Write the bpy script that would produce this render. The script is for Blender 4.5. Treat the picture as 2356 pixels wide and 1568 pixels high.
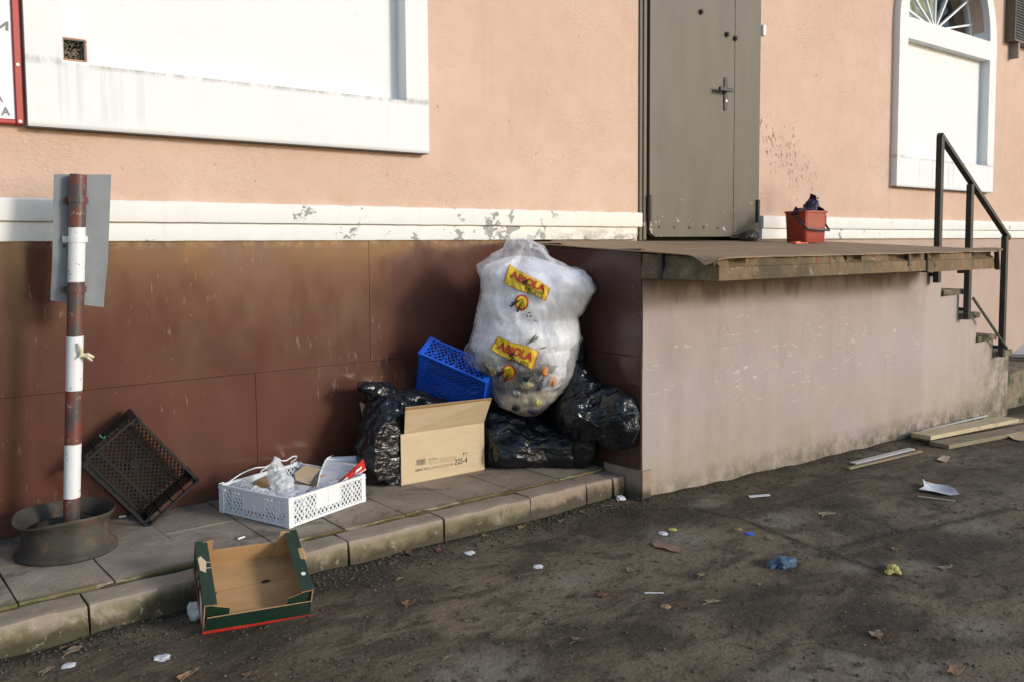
import bpy, bmesh, math, random
from mathutils import Vector, Matrix, noise
from mathutils.bvhtree import BVHTree
for _o in list(bpy.data.objects): bpy.data.objects.remove(_o)
R = math.radians
S = bpy.context.scene
COL = S.collection
rnd = random.Random(7)

# ------------------------------------------------------------------ camera
CAM_H, HEAD, PITCH, ROLL, FPX, CX, CY = 1.31, R(51.2), R(3.9), R(-0.40), 2035.0, 1178.0, 700.0
_F = Vector((math.cos(HEAD), math.sin(HEAD), 0)); _Rt = Vector((math.sin(HEAD), -math.cos(HEAD), 0)); _U = Vector((0, 0, 1))
_fw = _F * math.cos(PITCH) - _U * math.sin(PITCH); _up = _F * math.sin(PITCH) + _U * math.cos(PITCH)
RT = _Rt * math.cos(ROLL) + _up * math.sin(ROLL); UP = -_Rt * math.sin(ROLL) + _up * math.cos(ROLL); FW = _fw
CAM = Vector((0, 0, CAM_H))
cd = bpy.data.cameras.new('camera'); cam = bpy.data.objects.new('camera', cd); COL.objects.link(cam)
cd.sensor_width = 36; cd.lens = 36 * FPX / 2356; cd.shift_y = -(784 - CY) / 2356; cd.clip_start = .05; cd.clip_end = 500
cam.matrix_world = Matrix(((RT.x, UP.x, -FW.x, CAM.x), (RT.y, UP.y, -FW.y, CAM.y), (RT.z, UP.z, -FW.z, CAM.z), (0, 0, 0, 1)))
S.camera = cam
S.render.resolution_x, S.render.resolution_y = 1024, 681
def ray(x, y): return (FW * FPX + RT * (x - CX) - UP * (y - CY)).normalized()
def hz(x, y, z):
    d = ray(x, y); return CAM + d * ((z - CAM.z) / d.z)
def hy(x, y, Y):
    d = ray(x, y); return CAM + d * (Y / d.y)
def hx(x, y, X):
    d = ray(x, y); return CAM + d * (X / d.x)
def hp(x, y, P, N):
    d = ray(x, y); return CAM + d * ((P - CAM).dot(N) / d.dot(N))

# ------------------------------------------------------------------ light
SUN_EL, SUN_A = R(16), .50                       # light drifts left .50 m per metre towards the wall
to_sun = Vector((SUN_A, -1, 0)).normalized() * math.cos(SUN_EL) + Vector((0, 0, math.sin(SUN_EL)))
w = bpy.data.worlds.new('World'); S.world = w; w.use_nodes = True
_nt = w.node_tree; _bg = _nt.nodes['Background']
_sky = _nt.nodes.new('ShaderNodeTexSky'); _sky.sky_type = 'NISHITA'; _sky.sun_disc = False
_sky.sun_elevation = SUN_EL; _sky.sun_rotation = math.atan2(to_sun.x, to_sun.y); _sky.air_density = 1.0; _sky.dust_density = 0.6
_nt.links.new(_sky.outputs[0], _bg.inputs[0]); _bg.inputs[1].default_value = .15
sl = bpy.data.lights.new('sun', 'SUN'); sl.energy = 1.5; sl.angle = R(10); sl.color = (1, .965, .90)
so = bpy.data.objects.new('sun', sl); COL.objects.link(so); so.rotation_euler = (-to_sun).to_track_quat('-Z', 'Y').to_euler()
so.location = to_sun * 30
S.view_settings.view_transform = 'Standard'; S.view_settings.look = 'None'; S.view_settings.gamma = 1
S.view_settings.exposure = 0.48
S.render.engine = 'CYCLES'
S.cycles.transparent_max_bounces = 16; S.cycles.max_bounces = 8

# ------------------------------------------------------------------ node helper
class G:
    def __init__(s, name):
        s.m = bpy.data.materials.new(name); s.m.use_nodes = True; s.t = s.m.node_tree
        s.b = s.t.nodes['Principled BSDF']; s.o = s.t.nodes['Material Output']; s._pos = None
    def n(s, typ, ins=None, **kw):
        nd = s.t.nodes.new(typ)
        for k, v in kw.items(): setattr(nd, k, v)
        for k, v in (ins or {}).items(): s.set(nd.inputs[k], v)
        return nd
    def set(s, sock, v):
        if isinstance(v, bpy.types.NodeSocket): s.t.links.new(v, sock)
        elif isinstance(v, tuple) and len(v) == 3 and sock.type == 'RGBA': sock.default_value = (*v, 1)
        else: sock.default_value = v
    def pos(s):
        if s._pos is None: s._pos = s.n('ShaderNodeNewGeometry').outputs['Position']
        return s._pos
    def obj(s): return s.n('ShaderNodeTexCoord').outputs['Object']
    def rand(s): return s.n('ShaderNodeObjectInfo').outputs['Random']
    def xyz(s, v=None): return s.n('ShaderNodeSeparateXYZ', {0: v or s.pos()}).outputs
    def sc(s, sx, sy, sz, v=None, off=(0, 0, 0)):
        return s.n('ShaderNodeMapping', {0: v or s.pos(), 1: off, 3: (sx, sy, sz)}).outputs[0]
    def noise(s, scale, detail=4, rough=.55, v=None, dist=0.):
        return s.n('ShaderNodeTexNoise', {'Vector': v or s.pos(), 'Scale': scale, 'Detail': detail, 'Roughness': rough, 'Distortion': dist}).outputs[0]
    def voro(s, scale, v=None, feature='F1', out=0, rnd=1.):
        nd = s.n('ShaderNodeTexVoronoi', {'Vector': v or s.pos(), 'Scale': scale, 'Randomness': rnd}, feature=feature); return nd.outputs[out]
    def ma(s, op, a, b=0., c=0., clamp=False):
        nd = s.n('ShaderNodeMath', {0: a, 1: b, 2: c}, operation=op); nd.use_clamp = clamp; return nd.outputs[0]
    def mr(s, v, a, b, c=0., d=1.):
        return s.n('ShaderNodeMapRange', {0: v, 1: a, 2: b, 3: c, 4: d}).outputs[0]
    def mix(s, f, a, b, blend='MIX'):
        nd = s.n('ShaderNodeMix', data_type='RGBA', blend_type=blend, clamp_factor=True)
        s.set(nd.inputs[0], f); s.set(nd.inputs[6], a); s.set(nd.inputs[7], b); return nd.outputs[2]
    def mul(s, *a):
        r = a[0]
        for x in a[1:]: r = s.ma('MULTIPLY', r, x)
        return r
    def bump(s, h, strength=.3, dist=.01, normal=None):
        i = {'Strength': strength, 'Distance': dist, 'Height': h}
        if normal is not None: i['Normal'] = normal
        return s.n('ShaderNodeBump', i).outputs[0]
    def P(s, **kw):
        names = {'color': 'Base Color', 'rough': 'Roughness', 'metal': 'Metallic', 'normal': 'Normal', 'spec': 'Specular IOR Level',
                 'trans': 'Transmission Weight', 'sss': 'Subsurface Weight', 'coat': 'Coat Weight', 'coatr': 'Coat Roughness', 'alpha': 'Alpha', 'ior': 'IOR'}
        for k, v in kw.items(): s.set(s.b.inputs[names[k]], v)
        return s.m

def plain(name, col, rough=.6, var=.12, scale=20, bump=0., bscale=60, metal=0, spec=.5, dirt=None, dirt_amt=.3):
    g = G(name); o = g.obj(); f = g.noise(scale, 5, .6, o)
    c = g.mix(g.mr(f, .3, .7), tuple(x * (1 - var) for x in col), tuple(min(1, x * (1 + var)) for x in col))
    if dirt: c = g.mix(g.ma('MULTIPLY', g.mr(g.noise(scale * .35, 6, .65, o), .52, .72), dirt_amt), c, dirt)
    kw = dict(color=c, rough=rough, metal=metal, spec=spec)
    if bump: kw['normal'] = g.bump(g.noise(bscale, 4, .6, o), bump, .004)
    return g.P(**kw)

# ------------------------------------------------------------------ materials
MAT = {}
def mats():
    # pink stucco
    g = G('pink_stucco'); p = g.pos(); x, y, z = g.xyz()
    big = g.noise(1.3, 4, .6); mid = g.noise(7, 5, .65); fine = g.noise(120, 4, .6); str_ = g.noise(1, 5, .6, g.sc(9, 9, .9))
    c = g.mix(g.mr(big, .3, .7), (.59, .412, .325), (.66, .475, .382))
    c = g.mix(g.mul(g.mr(mid, .45, .75), .45), c, (.55, .365, .265))
    c = g.mix(g.mul(g.mr(str_, .55, .8), .35), c, (.50, .31, .22))
    spk = g.mul(g.mr(g.noise(55, 3, .7, g.sc(1, 1, .6)), .66, .72), g.mr(g.noise(3.1, 4), .42, .62))
    c = g.mix(g.mul(spk, .4), c, (.36, .22, .15))
    # soot cluster right of the door, blown lower down
    wn = g.mul(g.ma('SUBTRACT', g.noise(3.5, 3), .5), .5)
    dx = g.ma('DIVIDE', g.ma('SUBTRACT', g.ma('ADD', x, wn), 5.93), .62); dz = g.ma('DIVIDE', g.ma('SUBTRACT', g.ma('ADD', g.ma('ADD', z, g.ma('MULTIPLY', x, .42)), wn), 4.52), .30)
    m = g.ma('SUBTRACT', 1., g.ma('ADD', g.mul(dx, dx), g.mul(dz, dz)), clamp=True)
    soot = g.mr(g.ma('ADD', g.noise(30, 5, .78, g.sc(1, 1, .55), .5), g.mul(m, .14)), .66, .70)
    c = g.mix(g.mul(soot, .65), c, (.06, .045, .045))
    # grime just above the moulding and under the niche frame
    c = g.mix(g.mul(g.mr(z, 1.62, 1.50), g.mr(g.noise(11, 5, .7), .42, .75), .5), c, (.47, .30, .18))
    c = g.mix(g.mul(g.mr(g.noise(16, 4, .7), .72, .76), .8), c, (.60, .50, .42))
    patch = g.mr(g.noise(2.6, 2, .5, g.sc(1, 1, 1.4)), .42, .60)
    h = g.ma('ADD', g.mul(g.noise(60, 3, .55, g.sc(.8, 1, 1.6)), patch, 1.0), g.mul(fine, .25))
    MAT['pink'] = g.P(color=c, rough=.85, spec=.25, normal=g.bump(h, .55, .012))
    # white painted render (niche frames)
    g = G('white_render'); x, y, z = g.xyz()
    stre = g.mr(g.noise(1, 5, .7, g.sc(26, 26, .35)), .50, .68)
    below = g.mul(g.mr(z, 1.80, 1.88), g.mr(z, 2.12, 2.02))
    zone = g.mr(g.noise(2.2, 2, .5, g.sc(1, 1, .05)), .45, .6)
    c = g.mix(g.mr(g.noise(4, 5, .6), .3, .75), (.74, .755, .77), (.82, .825, .83))
    c = g.mix(g.mul(stre, below, zone, .5), c, (.38, .34, .30))
    c = g.mix(g.mul(g.mr(g.noise(30, 5, .7), .68, .72), .5), c, (.45, .42, .38))
    sill = g.mul(g.mr(g.ma('ABSOLUTE', g.ma('SUBTRACT', z, 2.062)), .022, .002), g.mr(g.noise(13, 5, .75, g.sc(1, 1, .4)), .42, .60)); c = g.mix(g.mul(sill, .7), c, (.30, .26, .22))
    c = g.mix(g.mul(g.mr(z, 1.815, 1.795), .6), c, (.35, .28, .23))
    MAT['white'] = g.P(color=c, rough=.7, spec=.3, normal=g.bump(g.noise(45, 5, .6), .07, .008))
    # white moulding with flaked grey plaster
    g = G('white_moulding'); x, y, z = g.xyz()
    zone = g.mr(g.ma('ABSOLUTE', g.ma('SUBTRACT', x, 3.1)), 1.25, .3)
    n = g.ma('ADD', g.noise(7.5, 6, .66, g.sc(1, 1, 1.3), .5), g.mul(zone, .085))
    fl = g.mr(n, .668, .678)
    c = g.mix(g.mr(g.noise(5, 5), .3, .7), (.80, .79, .76), (.84, .83, .81))
    c = g.mix(g.mul(g.mr(x, 2.4, 4.3), g.mr(x, 4.9, 4.5), .30), c, (.78, .70, .52))
    grime = g.mul(g.mr(z, 1.43, 1.345), g.mr(g.noise(14, 6, .7, g.sc(1, 1, 2)), .4, .62), g.mr(x, 3.2, 4.2), g.mr(x, 4.6, 4.4))
    c = g.mix(g.mul(grime, .9), c, (.11, .115, .06))
    c = g.mix(g.mul(g.mr(g.noise(6, 5, .7, g.sc(4, 1, .5)), .55, .75), .22), c, (.45, .40, .32))
    c = g.mix(fl, c, g.mix(g.noise(40, 4), (.26, .26, .25), (.44, .43, .41)))
    MAT['mould'] = g.P(color=c, rough=.75, spec=.25, normal=g.bump(g.ma('SUBTRACT', g.mul(g.noise(60, 4), .15), fl), .6, .008))
    # glossy brown tile
    def tile(name, a, b):
        g = G(name); x, y, z = g.xyz()
        c = g.mix(g.mr(g.noise(2.3, 5, .6), .3, .7), a, b)
        scr = g.mul(g.mr(g.noise(26, 4, .75, g.sc(1.6, 1.6, .35)), .60, .66), g.mr(g.noise(2.2, 3, .6), .5, .62))
        c = g.mix(g.mul(scr, .35), c, (.30, .20, .15))
        sp = g.mr(g.noise(75, 3, .7), .735, .75); c = g.mix(g.mul(sp, .6), c, (.52, .44, .36))
        dr = g.mul(g.mr(g.noise(1, 2, .5, g.sc(70, 70, 4)), .79, .81), g.mr(g.noise(5, 2), .5, .6)); c = g.mix(g.mul(dr, .4), c, (.5, .44, .38))
        edge = g.mul(g.mr(z, 1.29, 1.335), g.mr(g.noise(20, 5, .7), .46, .64)); c = g.mix(g.mul(edge, .35), c, (.46, .37, .30))
        c = g.mix(g.mul(g.mr(z, .27, .12), g.mr(g.noise(8, 4), .3, .7), .5), c, (.09, .06, .045))
        ro = g.ma('ADD', g.mr(g.noise(5, 5, .65, g.sc(1, 1, .5)), .3, .75, .11, .28), g.mul(scr, .3))
        MAT[name] = g.P(color=c, rough=ro, spec=.42, normal=g.bump(g.ma('ADD', g.noise(3, 2), g.mul(g.noise(150, 3), .03)), .10, .01))
    tile('brown', (.088, .035, .024), (.115, .047, .033))
    tile('brown_dark', (.070, .032, .026), (.09, .042, .034))  # darker tile copy: shade of the platform's unlit side put into the colour
    # pinkish plaster of the platform
    g = G('platform_plaster'); x, y, z = g.xyz()
    c = g.mix(g.mr(g.noise(1.7, 5, .6), .3, .7), (.362, .292, .280), (.42, .346, .334))
    c = g.mix(g.mul(g.mr(x, 6.05, 6.25), .45), c, (.47, .40, .36))
    chips = g.ma('MAXIMUM', g.mr(g.noise(20, 4, .75, g.sc(.42, 1, 2.0), .6), .60, .62), g.mr(g.noise(9, 4, .75, g.sc(.6, 1, 1.6), .6), .655, .67))
    cz = g.mul(g.mr(g.ma('ABSOLUTE', g.ma('SUBTRACT', z, .66)), .42, .10), g.mr(g.ma('ABSOLUTE', g.ma('SUBTRACT', x, 4.6)), 1.7, .5))
    chipm = g.mul(chips, g.mr(g.ma('ADD', g.noise(2.4, 3), g.mul(cz, .32)), .62, .74))
    c = g.mix(g.mul(chipm, .9), c, g.mix(g.mr(g.noise(13, 2), .4, .6), (.40, .43, .35), (.58, .55, .50)))
    ver = g.mr(g.noise(1, 5, .65, g.sc(8, 8, .8)), .50, .75); c = g.mix(g.mul(ver, .28), c, (.25, .195, .165)); ver2 = g.mr(g.noise(1, 6, .7, g.sc(3, 3, 1.2), .6), .48, .70); c = g.mix(g.mul(ver2, .5), c, (.46, .385, .345))
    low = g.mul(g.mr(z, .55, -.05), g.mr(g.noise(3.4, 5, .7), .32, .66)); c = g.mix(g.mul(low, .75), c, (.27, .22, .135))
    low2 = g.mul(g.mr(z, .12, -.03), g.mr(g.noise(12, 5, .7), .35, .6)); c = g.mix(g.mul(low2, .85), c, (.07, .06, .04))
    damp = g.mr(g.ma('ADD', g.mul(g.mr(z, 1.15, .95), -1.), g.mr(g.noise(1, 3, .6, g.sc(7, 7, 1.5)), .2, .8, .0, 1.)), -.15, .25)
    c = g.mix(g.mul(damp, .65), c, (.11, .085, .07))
    spots = g.mr(g.noise(13, 5, .75), .665, .70); c = g.mix(g.mul(spots, .6), c, (.2, .15, .12))
    far = g.mul(g.mr(x, 6.9, 7.6), g.mr(g.noise(9, 5, .7), .42, .6)); c = g.mix(g.mul(far, .8), c, (.12, .105, .06))
    crack = g.mul(g.mr(g.voro(1.6, g.sc(1, 1, 1), 'DISTANCE_TO_EDGE'), .010, .003), g.mr(g.noise(1.1, 2), .5, .56)); c = g.mix(g.mul(crack, 0.), c, (.12, .09, .07))
    MAT['plaster'] = g.P(color=c, rough=.85, spec=.2, normal=g.bump(g.ma('SUBTRACT', g.ma('ADD', g.noise(14, 5, .6), g.mul(g.noise(90, 4), .3)), g.mul(chipm, .8)), .4, .010))
    # dull pink plinth right of the platform
    g = G('plinth_paint'); x, y, z = g.xyz()
    c = g.mix(g.mr(g.noise(2, 5), .3, .7), (.42, .30, .255), (.47, .35, .30))
    c = g.mix(g.mul(g.mr(g.noise(1, 5, .65, g.sc(5, 5, .5)), .55, .8), .3), c, (.35, .25, .2))
    MAT['plinth'] = g.P(color=c, rough=.7, spec=.3, normal=g.bump(g.noise(40, 5), .2, .008))
    # old rusty concrete / steel edge of the platform
    g = G('rusty_edge'); x, y, z = g.xyz()
    c = g.mix(g.mr(g.noise(5, 6, .65), .3, .7), (.215, .14, .075), (.31, .22, .13))
    c = g.mix(g.mul(g.mr(g.noise(1, 5, .7, g.sc(16, 16, 2.5)), .5, .68), .75), c, (.13, .075, .045))
    c = g.mix(g.mr(g.noise(11, 5, .7), .60, .66), c, (.26, .085, .04))
    c = g.mix(g.mul(g.mr(g.noise(30, 4, .7), .60, .66), .5), c, (.38, .30, .20))
    c = g.mix(g.mul(g.mr(g.noise(1.7, 3), .50, .62), .75), c, (.085, .078, .055))
    c = g.mix(g.mr(g.noise(7, 6, .75, None, 1.), .58, .62), c, (.34, .285, .21)); c = g.mix(g.mr(g.noise(5, 6, .75, None, 1.), .62, .66), c, (.05, .042, .03))
    MAT['rust_edge'] = g.P(color=c, rough=.85, spec=.25, normal=g.bump(g.noise(22, 7, .75), 1., .02))
    g = G('broken_concrete')
    c = g.mix(g.mr(g.noise(9, 6, .7), .32, .68), (.12, .11, .08), (.36, .29, .20))
    c = g.mix(g.mr(g.noise(4, 4), .56, .66), c, (.07, .075, .05))
    MAT['conc'] = g.P(color=c, rough=.9, spec=.2, normal=g.bump(g.noise(40, 6, .75), 1., .02))
    g = G('floor_plate'); x, y, z = g.xyz()
    c = g.mix(g.mr(g.noise(4, 5), .3, .7), (.33, .235, .145), (.43, .32, .21))
    rib = g.n('ShaderNodeTexWave', {'Vector': g.sc(1, .35, 1), 'Scale': 16., 'Distortion': .4}).outputs[0]
    c = g.mix(g.mul(g.mr(rib, .55, .8), .35), c, (.14, .09, .05))
    MAT['plate'] = g.P(color=c, rough=.65, spec=.4, metal=.1, normal=g.bump(rib, .6, .01))
    # door paint
    g = G('door_paint'); x, y, z = g.xyz()
    c = g.mix(g.mr(g.noise(3, 5, .6, g.sc(2, 1, .5)), .3, .7), (.100, .082, .056), (.128, .107, .076))
    c = g.mix(g.mul(g.mr(z, 1.75, 1.4), g.mr(g.noise(5, 5), .3, .7), .5), c, (.105, .092, .065))
    chip = g.mul(g.mr(g.noise(13, 5, .7), .640, .655), g.mr(z, 1.66, 1.45)); c = g.mix(g.mul(g.mr(g.noise(2.2, 6, .7, g.sc(1, 1, .6), .8), .50, .66), .45), c, (.075, .060, .040)); c = g.mix(chip, c, (.45, .44, .40))
    c = g.mix(g.mr(g.noise(8, 5, .7), .715, .74), c, (.17, .075, .035))
    MAT['door'] = g.P(color=c, rough=.5, spec=.5, normal=g.bump(g.noise(6, 5), .25, .01))
    MAT['steel_dark'] = plain('dark_steel', (.035, .03, .028), .5, .3, 30, .3, dirt=(.12, .06, .03), dirt_amt=.5)
    MAT['brace'] = plain('black_paint', (.022, .02, .02), .45, .3, 14, .2, dirt=(.10, .06, .035), dirt_amt=.5)
    # asphalt with dried mud
    g = G('asphalt'); x, y, z = g.xyz()
    at = g.n('ShaderNodeAttribute', attribute_name='mud').outputs
    sep = g.n('ShaderNodeSeparateColor', {0: at[0]}).outputs
    big = g.noise(.8, 7, .66, g.sc(.8, 1.6, 1), .8); mid = g.noise(4, 6, .68, g.sc(.8, 1.5, 1), .7); fine = g.noise(70, 4, .65); spot = g.noise(14, 4, .7, g.sc(.8, 1.3, 1), .5)
    c = g.mix(g.mr(big, .38, .60), (.074, .056, .036), (.185, .145, .098))
    c = g.mix(g.mul(g.mr(mid, .47, .60), .70), c, (.038, .030, .021))
    c = g.mix(g.mul(g.mr(mid, .42, .34), .45), c, (.19, .158, .115))
    c = g.mix(g.mul(g.mr(spot, .58, .66), .75), c, (.030, .024, .017))
    c = g.mix(g.mul(sep[1], g.mr(g.noise(9, 6, .7, None, .6), .36, .52), .85), c, g.mix(mid, (.17, .145, .11), (.26, .228, .18)))
    c = g.mix(g.mul(sep[0], .85), c, (.024, .020, .014))
    c = g.mix(g.mul(g.mr(fine, .54, .74), .30), c, (.19, .155, .11))
    c = g.mix(g.mul(g.mr(fine, .46, .30), .32), c, (.020, .016, .011))
    agg = g.voro(95, None, 'F1', 0); aggc = g.n('ShaderNodeTexVoronoi', {'Vector': g.pos(), 'Scale': 95.}).outputs[1]
    pick = g.n('ShaderNodeSeparateColor', {0: aggc}).outputs[0]
    st = g.mul(g.mr(agg, .34, .26), g.ma('GREATER_THAN', pick, .95)); c = g.mix(g.mul(st, .6), c, (.24, .215, .175))
    h = g.ma('ADD', g.ma('ADD', g.mul(fine, .5), g.mul(g.noise(22, 5, .6), 1.2)), g.mul(st, .4))
    ro = g.ma('SUBTRACT', g.mr(mid, .3, .7, .75, .95), g.mul(sep[0], .2))
    MAT['asphalt'] = g.P(color=c, rough=ro, spec=.3, normal=g.bump(h, .7, .012))
    # paving slab
    g = G('paving'); x, y, z = g.xyz(); r = g.rand()
    c = g.mix(r, (.315, .255, .195), (.385, .32, .25))
    c = g.mix(g.mr(g.noise(5, 6, .65), .35, .7), c, g.mix(.5, c, (.13, .105, .085)))
    c = g.mix(g.mul(g.mr(g.noise(3.1, 6, .72, None, .8), .53, .64), .7), c, (.095, .075, .055)); c = g.mix(g.mul(g.mr(g.noise(4.3, 6, .72, g.sc(1, 1, 1), .9), .55, .66), .5), c, (.44, .375, .30))
    c = g.mix(g.mul(g.mr(g.noise(60, 4, .7), .58, .7), .3), c, (.38, .34, .29))
    ed = g.mul(g.mr(y, 3.325, 3.29), g.mr(g.noise(9, 4, .6), .36, .52)); c = g.mix(g.mul(ed, .8), c, (.115, .105, .03))
    dk = g.mul(g.mr(y, 3.85, 4.04), g.mr(g.noise(11, 4), .3, .6)); c = g.mix(g.mul(dk, .6), c, (.05, .042, .034))
    MAT['paving'] = g.P(color=c, rough=.85, spec=.3, normal=g.bump(g.ma('ADD', g.noise(12, 6, .7), g.mul(g.noise(110, 3), .3)), .7, .010))
    # kerb
    g = G('kerb_stone'); x, y, z = g.xyz()
    c = g.mix(g.mr(g.noise(4, 5, .65), .32, .7), (.27, .222, .170), (.36, .30, .235))
    moss = g.mul(g.mr(g.noise(5.5, 6, .7, None, .8), .40, .50), g.mr(z, .108, .08)); c = g.mix(g.mul(moss, .85), c, g.mix(g.mr(g.noise(11, 4), .35, .65), (.10, .087, .038), (.215, .182, .105)))
    pk = g.mul(g.mr(x, 2.2, 3.1), g.mr(g.noise(9, 5, .7, g.sc(1, 1, .5)), .40, .56)); c = g.mix(g.mul(pk, .8), c, (.31, .215, .175))
    wet = g.mr(g.ma('ADD', z, g.mul(g.noise(5, 5, .65), -.16)), .0, -.045); c = g.mix(g.mul(wet, .85), c, (.045, .04, .025))
    c = g.mix(g.mul(g.mr(g.noise(33, 5, .7), .60, .66), .5), c, (.42, .37, .31))
    MAT['kerb'] = g.P(color=c, rough=.85, spec=.25, normal=g.bump(g.ma('ADD', g.noise(13, 6, .65), g.mul(g.noise(120, 3), .25)), .6, .010))
    MAT['moss'] = plain('moss', (.065, .056, .018), .95, .4, 25, .8, 90, dirt=(.05, .045, .03))
    MAT['bed'] = plain('mortar_bed', (.05, .045, .03), .95, .3, 30, .6, 90, dirt=(.09, .08, .02), dirt_amt=.8)
    # rusty wheel
    g = G('rusty_wheel'); o = g.obj()
    c = g.mix(g.mr(g.noise(9, 6, .65, o), .32, .68), (.034, .030, .026), (.080, .069, .055))
    c = g.mix(g.mul(g.mr(g.noise(7, 5, .7, o), .56, .70), .9), c, (.22, .10, .04))
    c = g.mix(g.mul(g.mr(g.noise(4, 4, .7, g.sc(1, 1, .4, o)), .5, .7), .4), c, (.11, .10, .08))
    MAT['wheel'] = g.P(color=c, rough=.75, spec=.35, metal=.15, normal=g.bump(g.noise(50, 5, .7, o), .5, .006))
    # striped pole
    g = G('striped_pole'); x, y, z = g.xyz()
    k = g.ma('DIVIDE', g.ma('SUBTRACT', g.ma('ADD', z, g.mul(g.noise(40, 3), .006)), 1.388), .2105)      # stripe index from the top
    odd = g.ma('LESS_THAN', g.ma('FRACT', g.ma('DIVIDE', g.ma('SUBTRACT', k, .0), 2.)), .5)
    dark = g.mix(g.mr(g.noise(18, 5, .7, g.sc(1, 1, .5)), .44, .56), (.17, .045, .03), (.075, .055, .055))
    dark = g.mix(g.mr(g.noise(45, 4, .7), .62, .66), dark, (.35, .25, .18))
    wh = g.mix(g.mr(g.noise(28, 4, .7), .655, .67), (.74, .745, .76), (.10, .09, .10))
    MAT['pole'] = g.P(color=g.mix(odd, wh, dark), rough=.45, spec=.5, normal=g.bump(g.noise(60, 4), .25, .004))
    MAT['sign_back'] = plain('grey_sign_back', (.20, .215, .235), .5, .10, 9, .1, dirt=(.13, .13, .13), dirt_amt=.6)
    MAT['black_plastic'] = plain('black_plastic', (.005, .005, .006), .5, .3, 30, dirt=(.010, .010, .009), dirt_amt=.5)
    g = G('white_plastic'); c = g.mix(g.noise(9, 4, .5, g.obj()), (.80, .82, .84), (.72, .735, .76)); MAT['white_plastic'] = g.P(color=c, rough=.38, sss=.0, spec=.5)
    g.b.inputs['Transmission Weight'].default_value = .0
    g = G('blue_plastic'); c = g.mix(g.mr(g.noise(14, 5, .6, g.obj()), .3, .7), (.008, .085, .60), (.014, .13, .72)); MAT['blue_plastic'] = g.P(color=c, rough=.35, spec=.5)
    def card(name, a, b, line=True):
        g = G(name); o = g.obj()
        c = g.mix(g.mr(g.noise(6, 5, .6, g.sc(1, 1, 6, o)), .3, .7), a, b)
        c = g.mix(g.mul(g.mr(g.noise(3, 5, .65, o), .55, .75), .3), c, tuple(v * .6 for v in a))
        h = g.ma('ADD', g.noise(90, 3, .6, g.sc(1, 1, .05, o)), g.noise(30, 4, .6, o))
        MAT[name] = g.P(color=c, rough=.8, spec=.2, normal=g.bump(h, .15, .004))
    card('card', (.55, .42, .27), (.61, .475, .315)); card('card_brown', (.37, .22, .10), (.46, .29, .145)); card('card_edge', (.33, .19, .075), (.40, .24, .10))
    card('card_grey', (.30, .225, .15), (.36, .28, .20))
    MAT['green_print'] = plain('green_print', (.006, .030, .018), .5, .25, 12, .1, 60, dirt=(.035, .06, .045), dirt_amt=.4)
    MAT['red_print'] = plain('red_print', (.52, .025, .015), .5, .2, 12)
    MAT['white_print'] = plain('white_print', (.75, .76, .78), .5, .05, 10)
    # black sack
    g = G('black_film'); o = g.obj()
    d = g.sc(1, 1, 1, o)
    wv = g.n('ShaderNodeTexNoise', {'Vector': o, 'Scale': 7., 'Detail': 3.}).outputs[1]
    vv = g.n('ShaderNodeMix', {0: .10, 4: o, 5: wv}, data_type='VECTOR').outputs[1]
    e1 = g.voro(9, vv, 'DISTANCE_TO_EDGE')
    h = g.ma('ADD', g.mul(g.mr(e1, 0, .12), .5), g.mul(g.noise(1, 4, .55, g.sc(9, 9, 26, vv), 1.2), 1.3)); h = g.ma('ADD', h, g.mul(g.noise(1, 3, .5, g.sc(34, 34, 10, vv), 1.0), .5))
    MAT['black_film'] = g.P(color=(.0075, .0085, .012), rough=.20, spec=.55, normal=g.bump(h, .60, .012))
    MAT['purple_film'] = plain('purple_film', (.018, .010, .045), .35, .4, 12, .5, 40)
    # clear sack film
    g = G('clear_film'); o = g.obj()
    wv = g.n('ShaderNodeTexNoise', {'Vector': o, 'Scale': 5., 'Detail': 3.}).outputs[1]
    vv = g.n('ShaderNodeMix', {0: .12, 4: o, 5: wv}, data_type='VECTOR').outputs[1]
    h = g.ma('ADD', g.mul(g.mr(g.voro(11, vv, 'DISTANCE_TO_EDGE'), 0, .25), .5), g.mul(g.noise(1, 4, .6, g.sc(14, 14, 5, vv), 1.0), 1.2))
    nrm = g.bump(h, .55, .014)
    g.P(color=(.95, .95, .97), rough=.20, spec=.6, normal=nrm)
    tl = g.n('ShaderNodeBsdfTranslucent', {0: (.94, .94, .96), 1: nrm}).outputs[0]
    tr = g.n('ShaderNodeBsdfTransparent', {0: (.97, .97, .98)}).outputs[0]
    a = g.n('ShaderNodeMixShader', {0: .45, 1: g.b.outputs[0], 2: tl}).outputs[0]
    fold = g.mr(g.noise(1, 4, .65, g.sc(10, 10, 4, vv), .8), .40, .66, .18, .58)
    m2 = g.n('ShaderNodeMixShader', {0: fold, 1: tr, 2: a}).outputs[0]
    g.t.links.new(m2, g.o.inputs[0]); MAT['film'] = g.m
    g = G('thin_film'); nrm = g.bump(g.noise(30, 4, .6, g.obj(), 1.), .5, .01); g.P(color=(.85, .86, .88), rough=.25, normal=nrm)
    m2 = g.n('ShaderNodeMixShader', {0: .5, 1: g.n('ShaderNodeBsdfTransparent').outputs[0], 2: g.b.outputs[0]}).outputs[0]
    g.t.links.new(m2, g.o.inputs[0]); MAT['thin_film'] = g.m
    # contents
    g = G('inner_white'); c = g.mix(g.mr(g.noise(7, 5, .6, g.obj()), .35, .65), (.90, .90, .91), (.76, .76, .82)); MAT['inner_white'] = g.P(color=c, rough=.5)
    g = G('refuse'); o = g.obj(); n1 = g.noise(13, 5, .7, o, .5)
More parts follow.
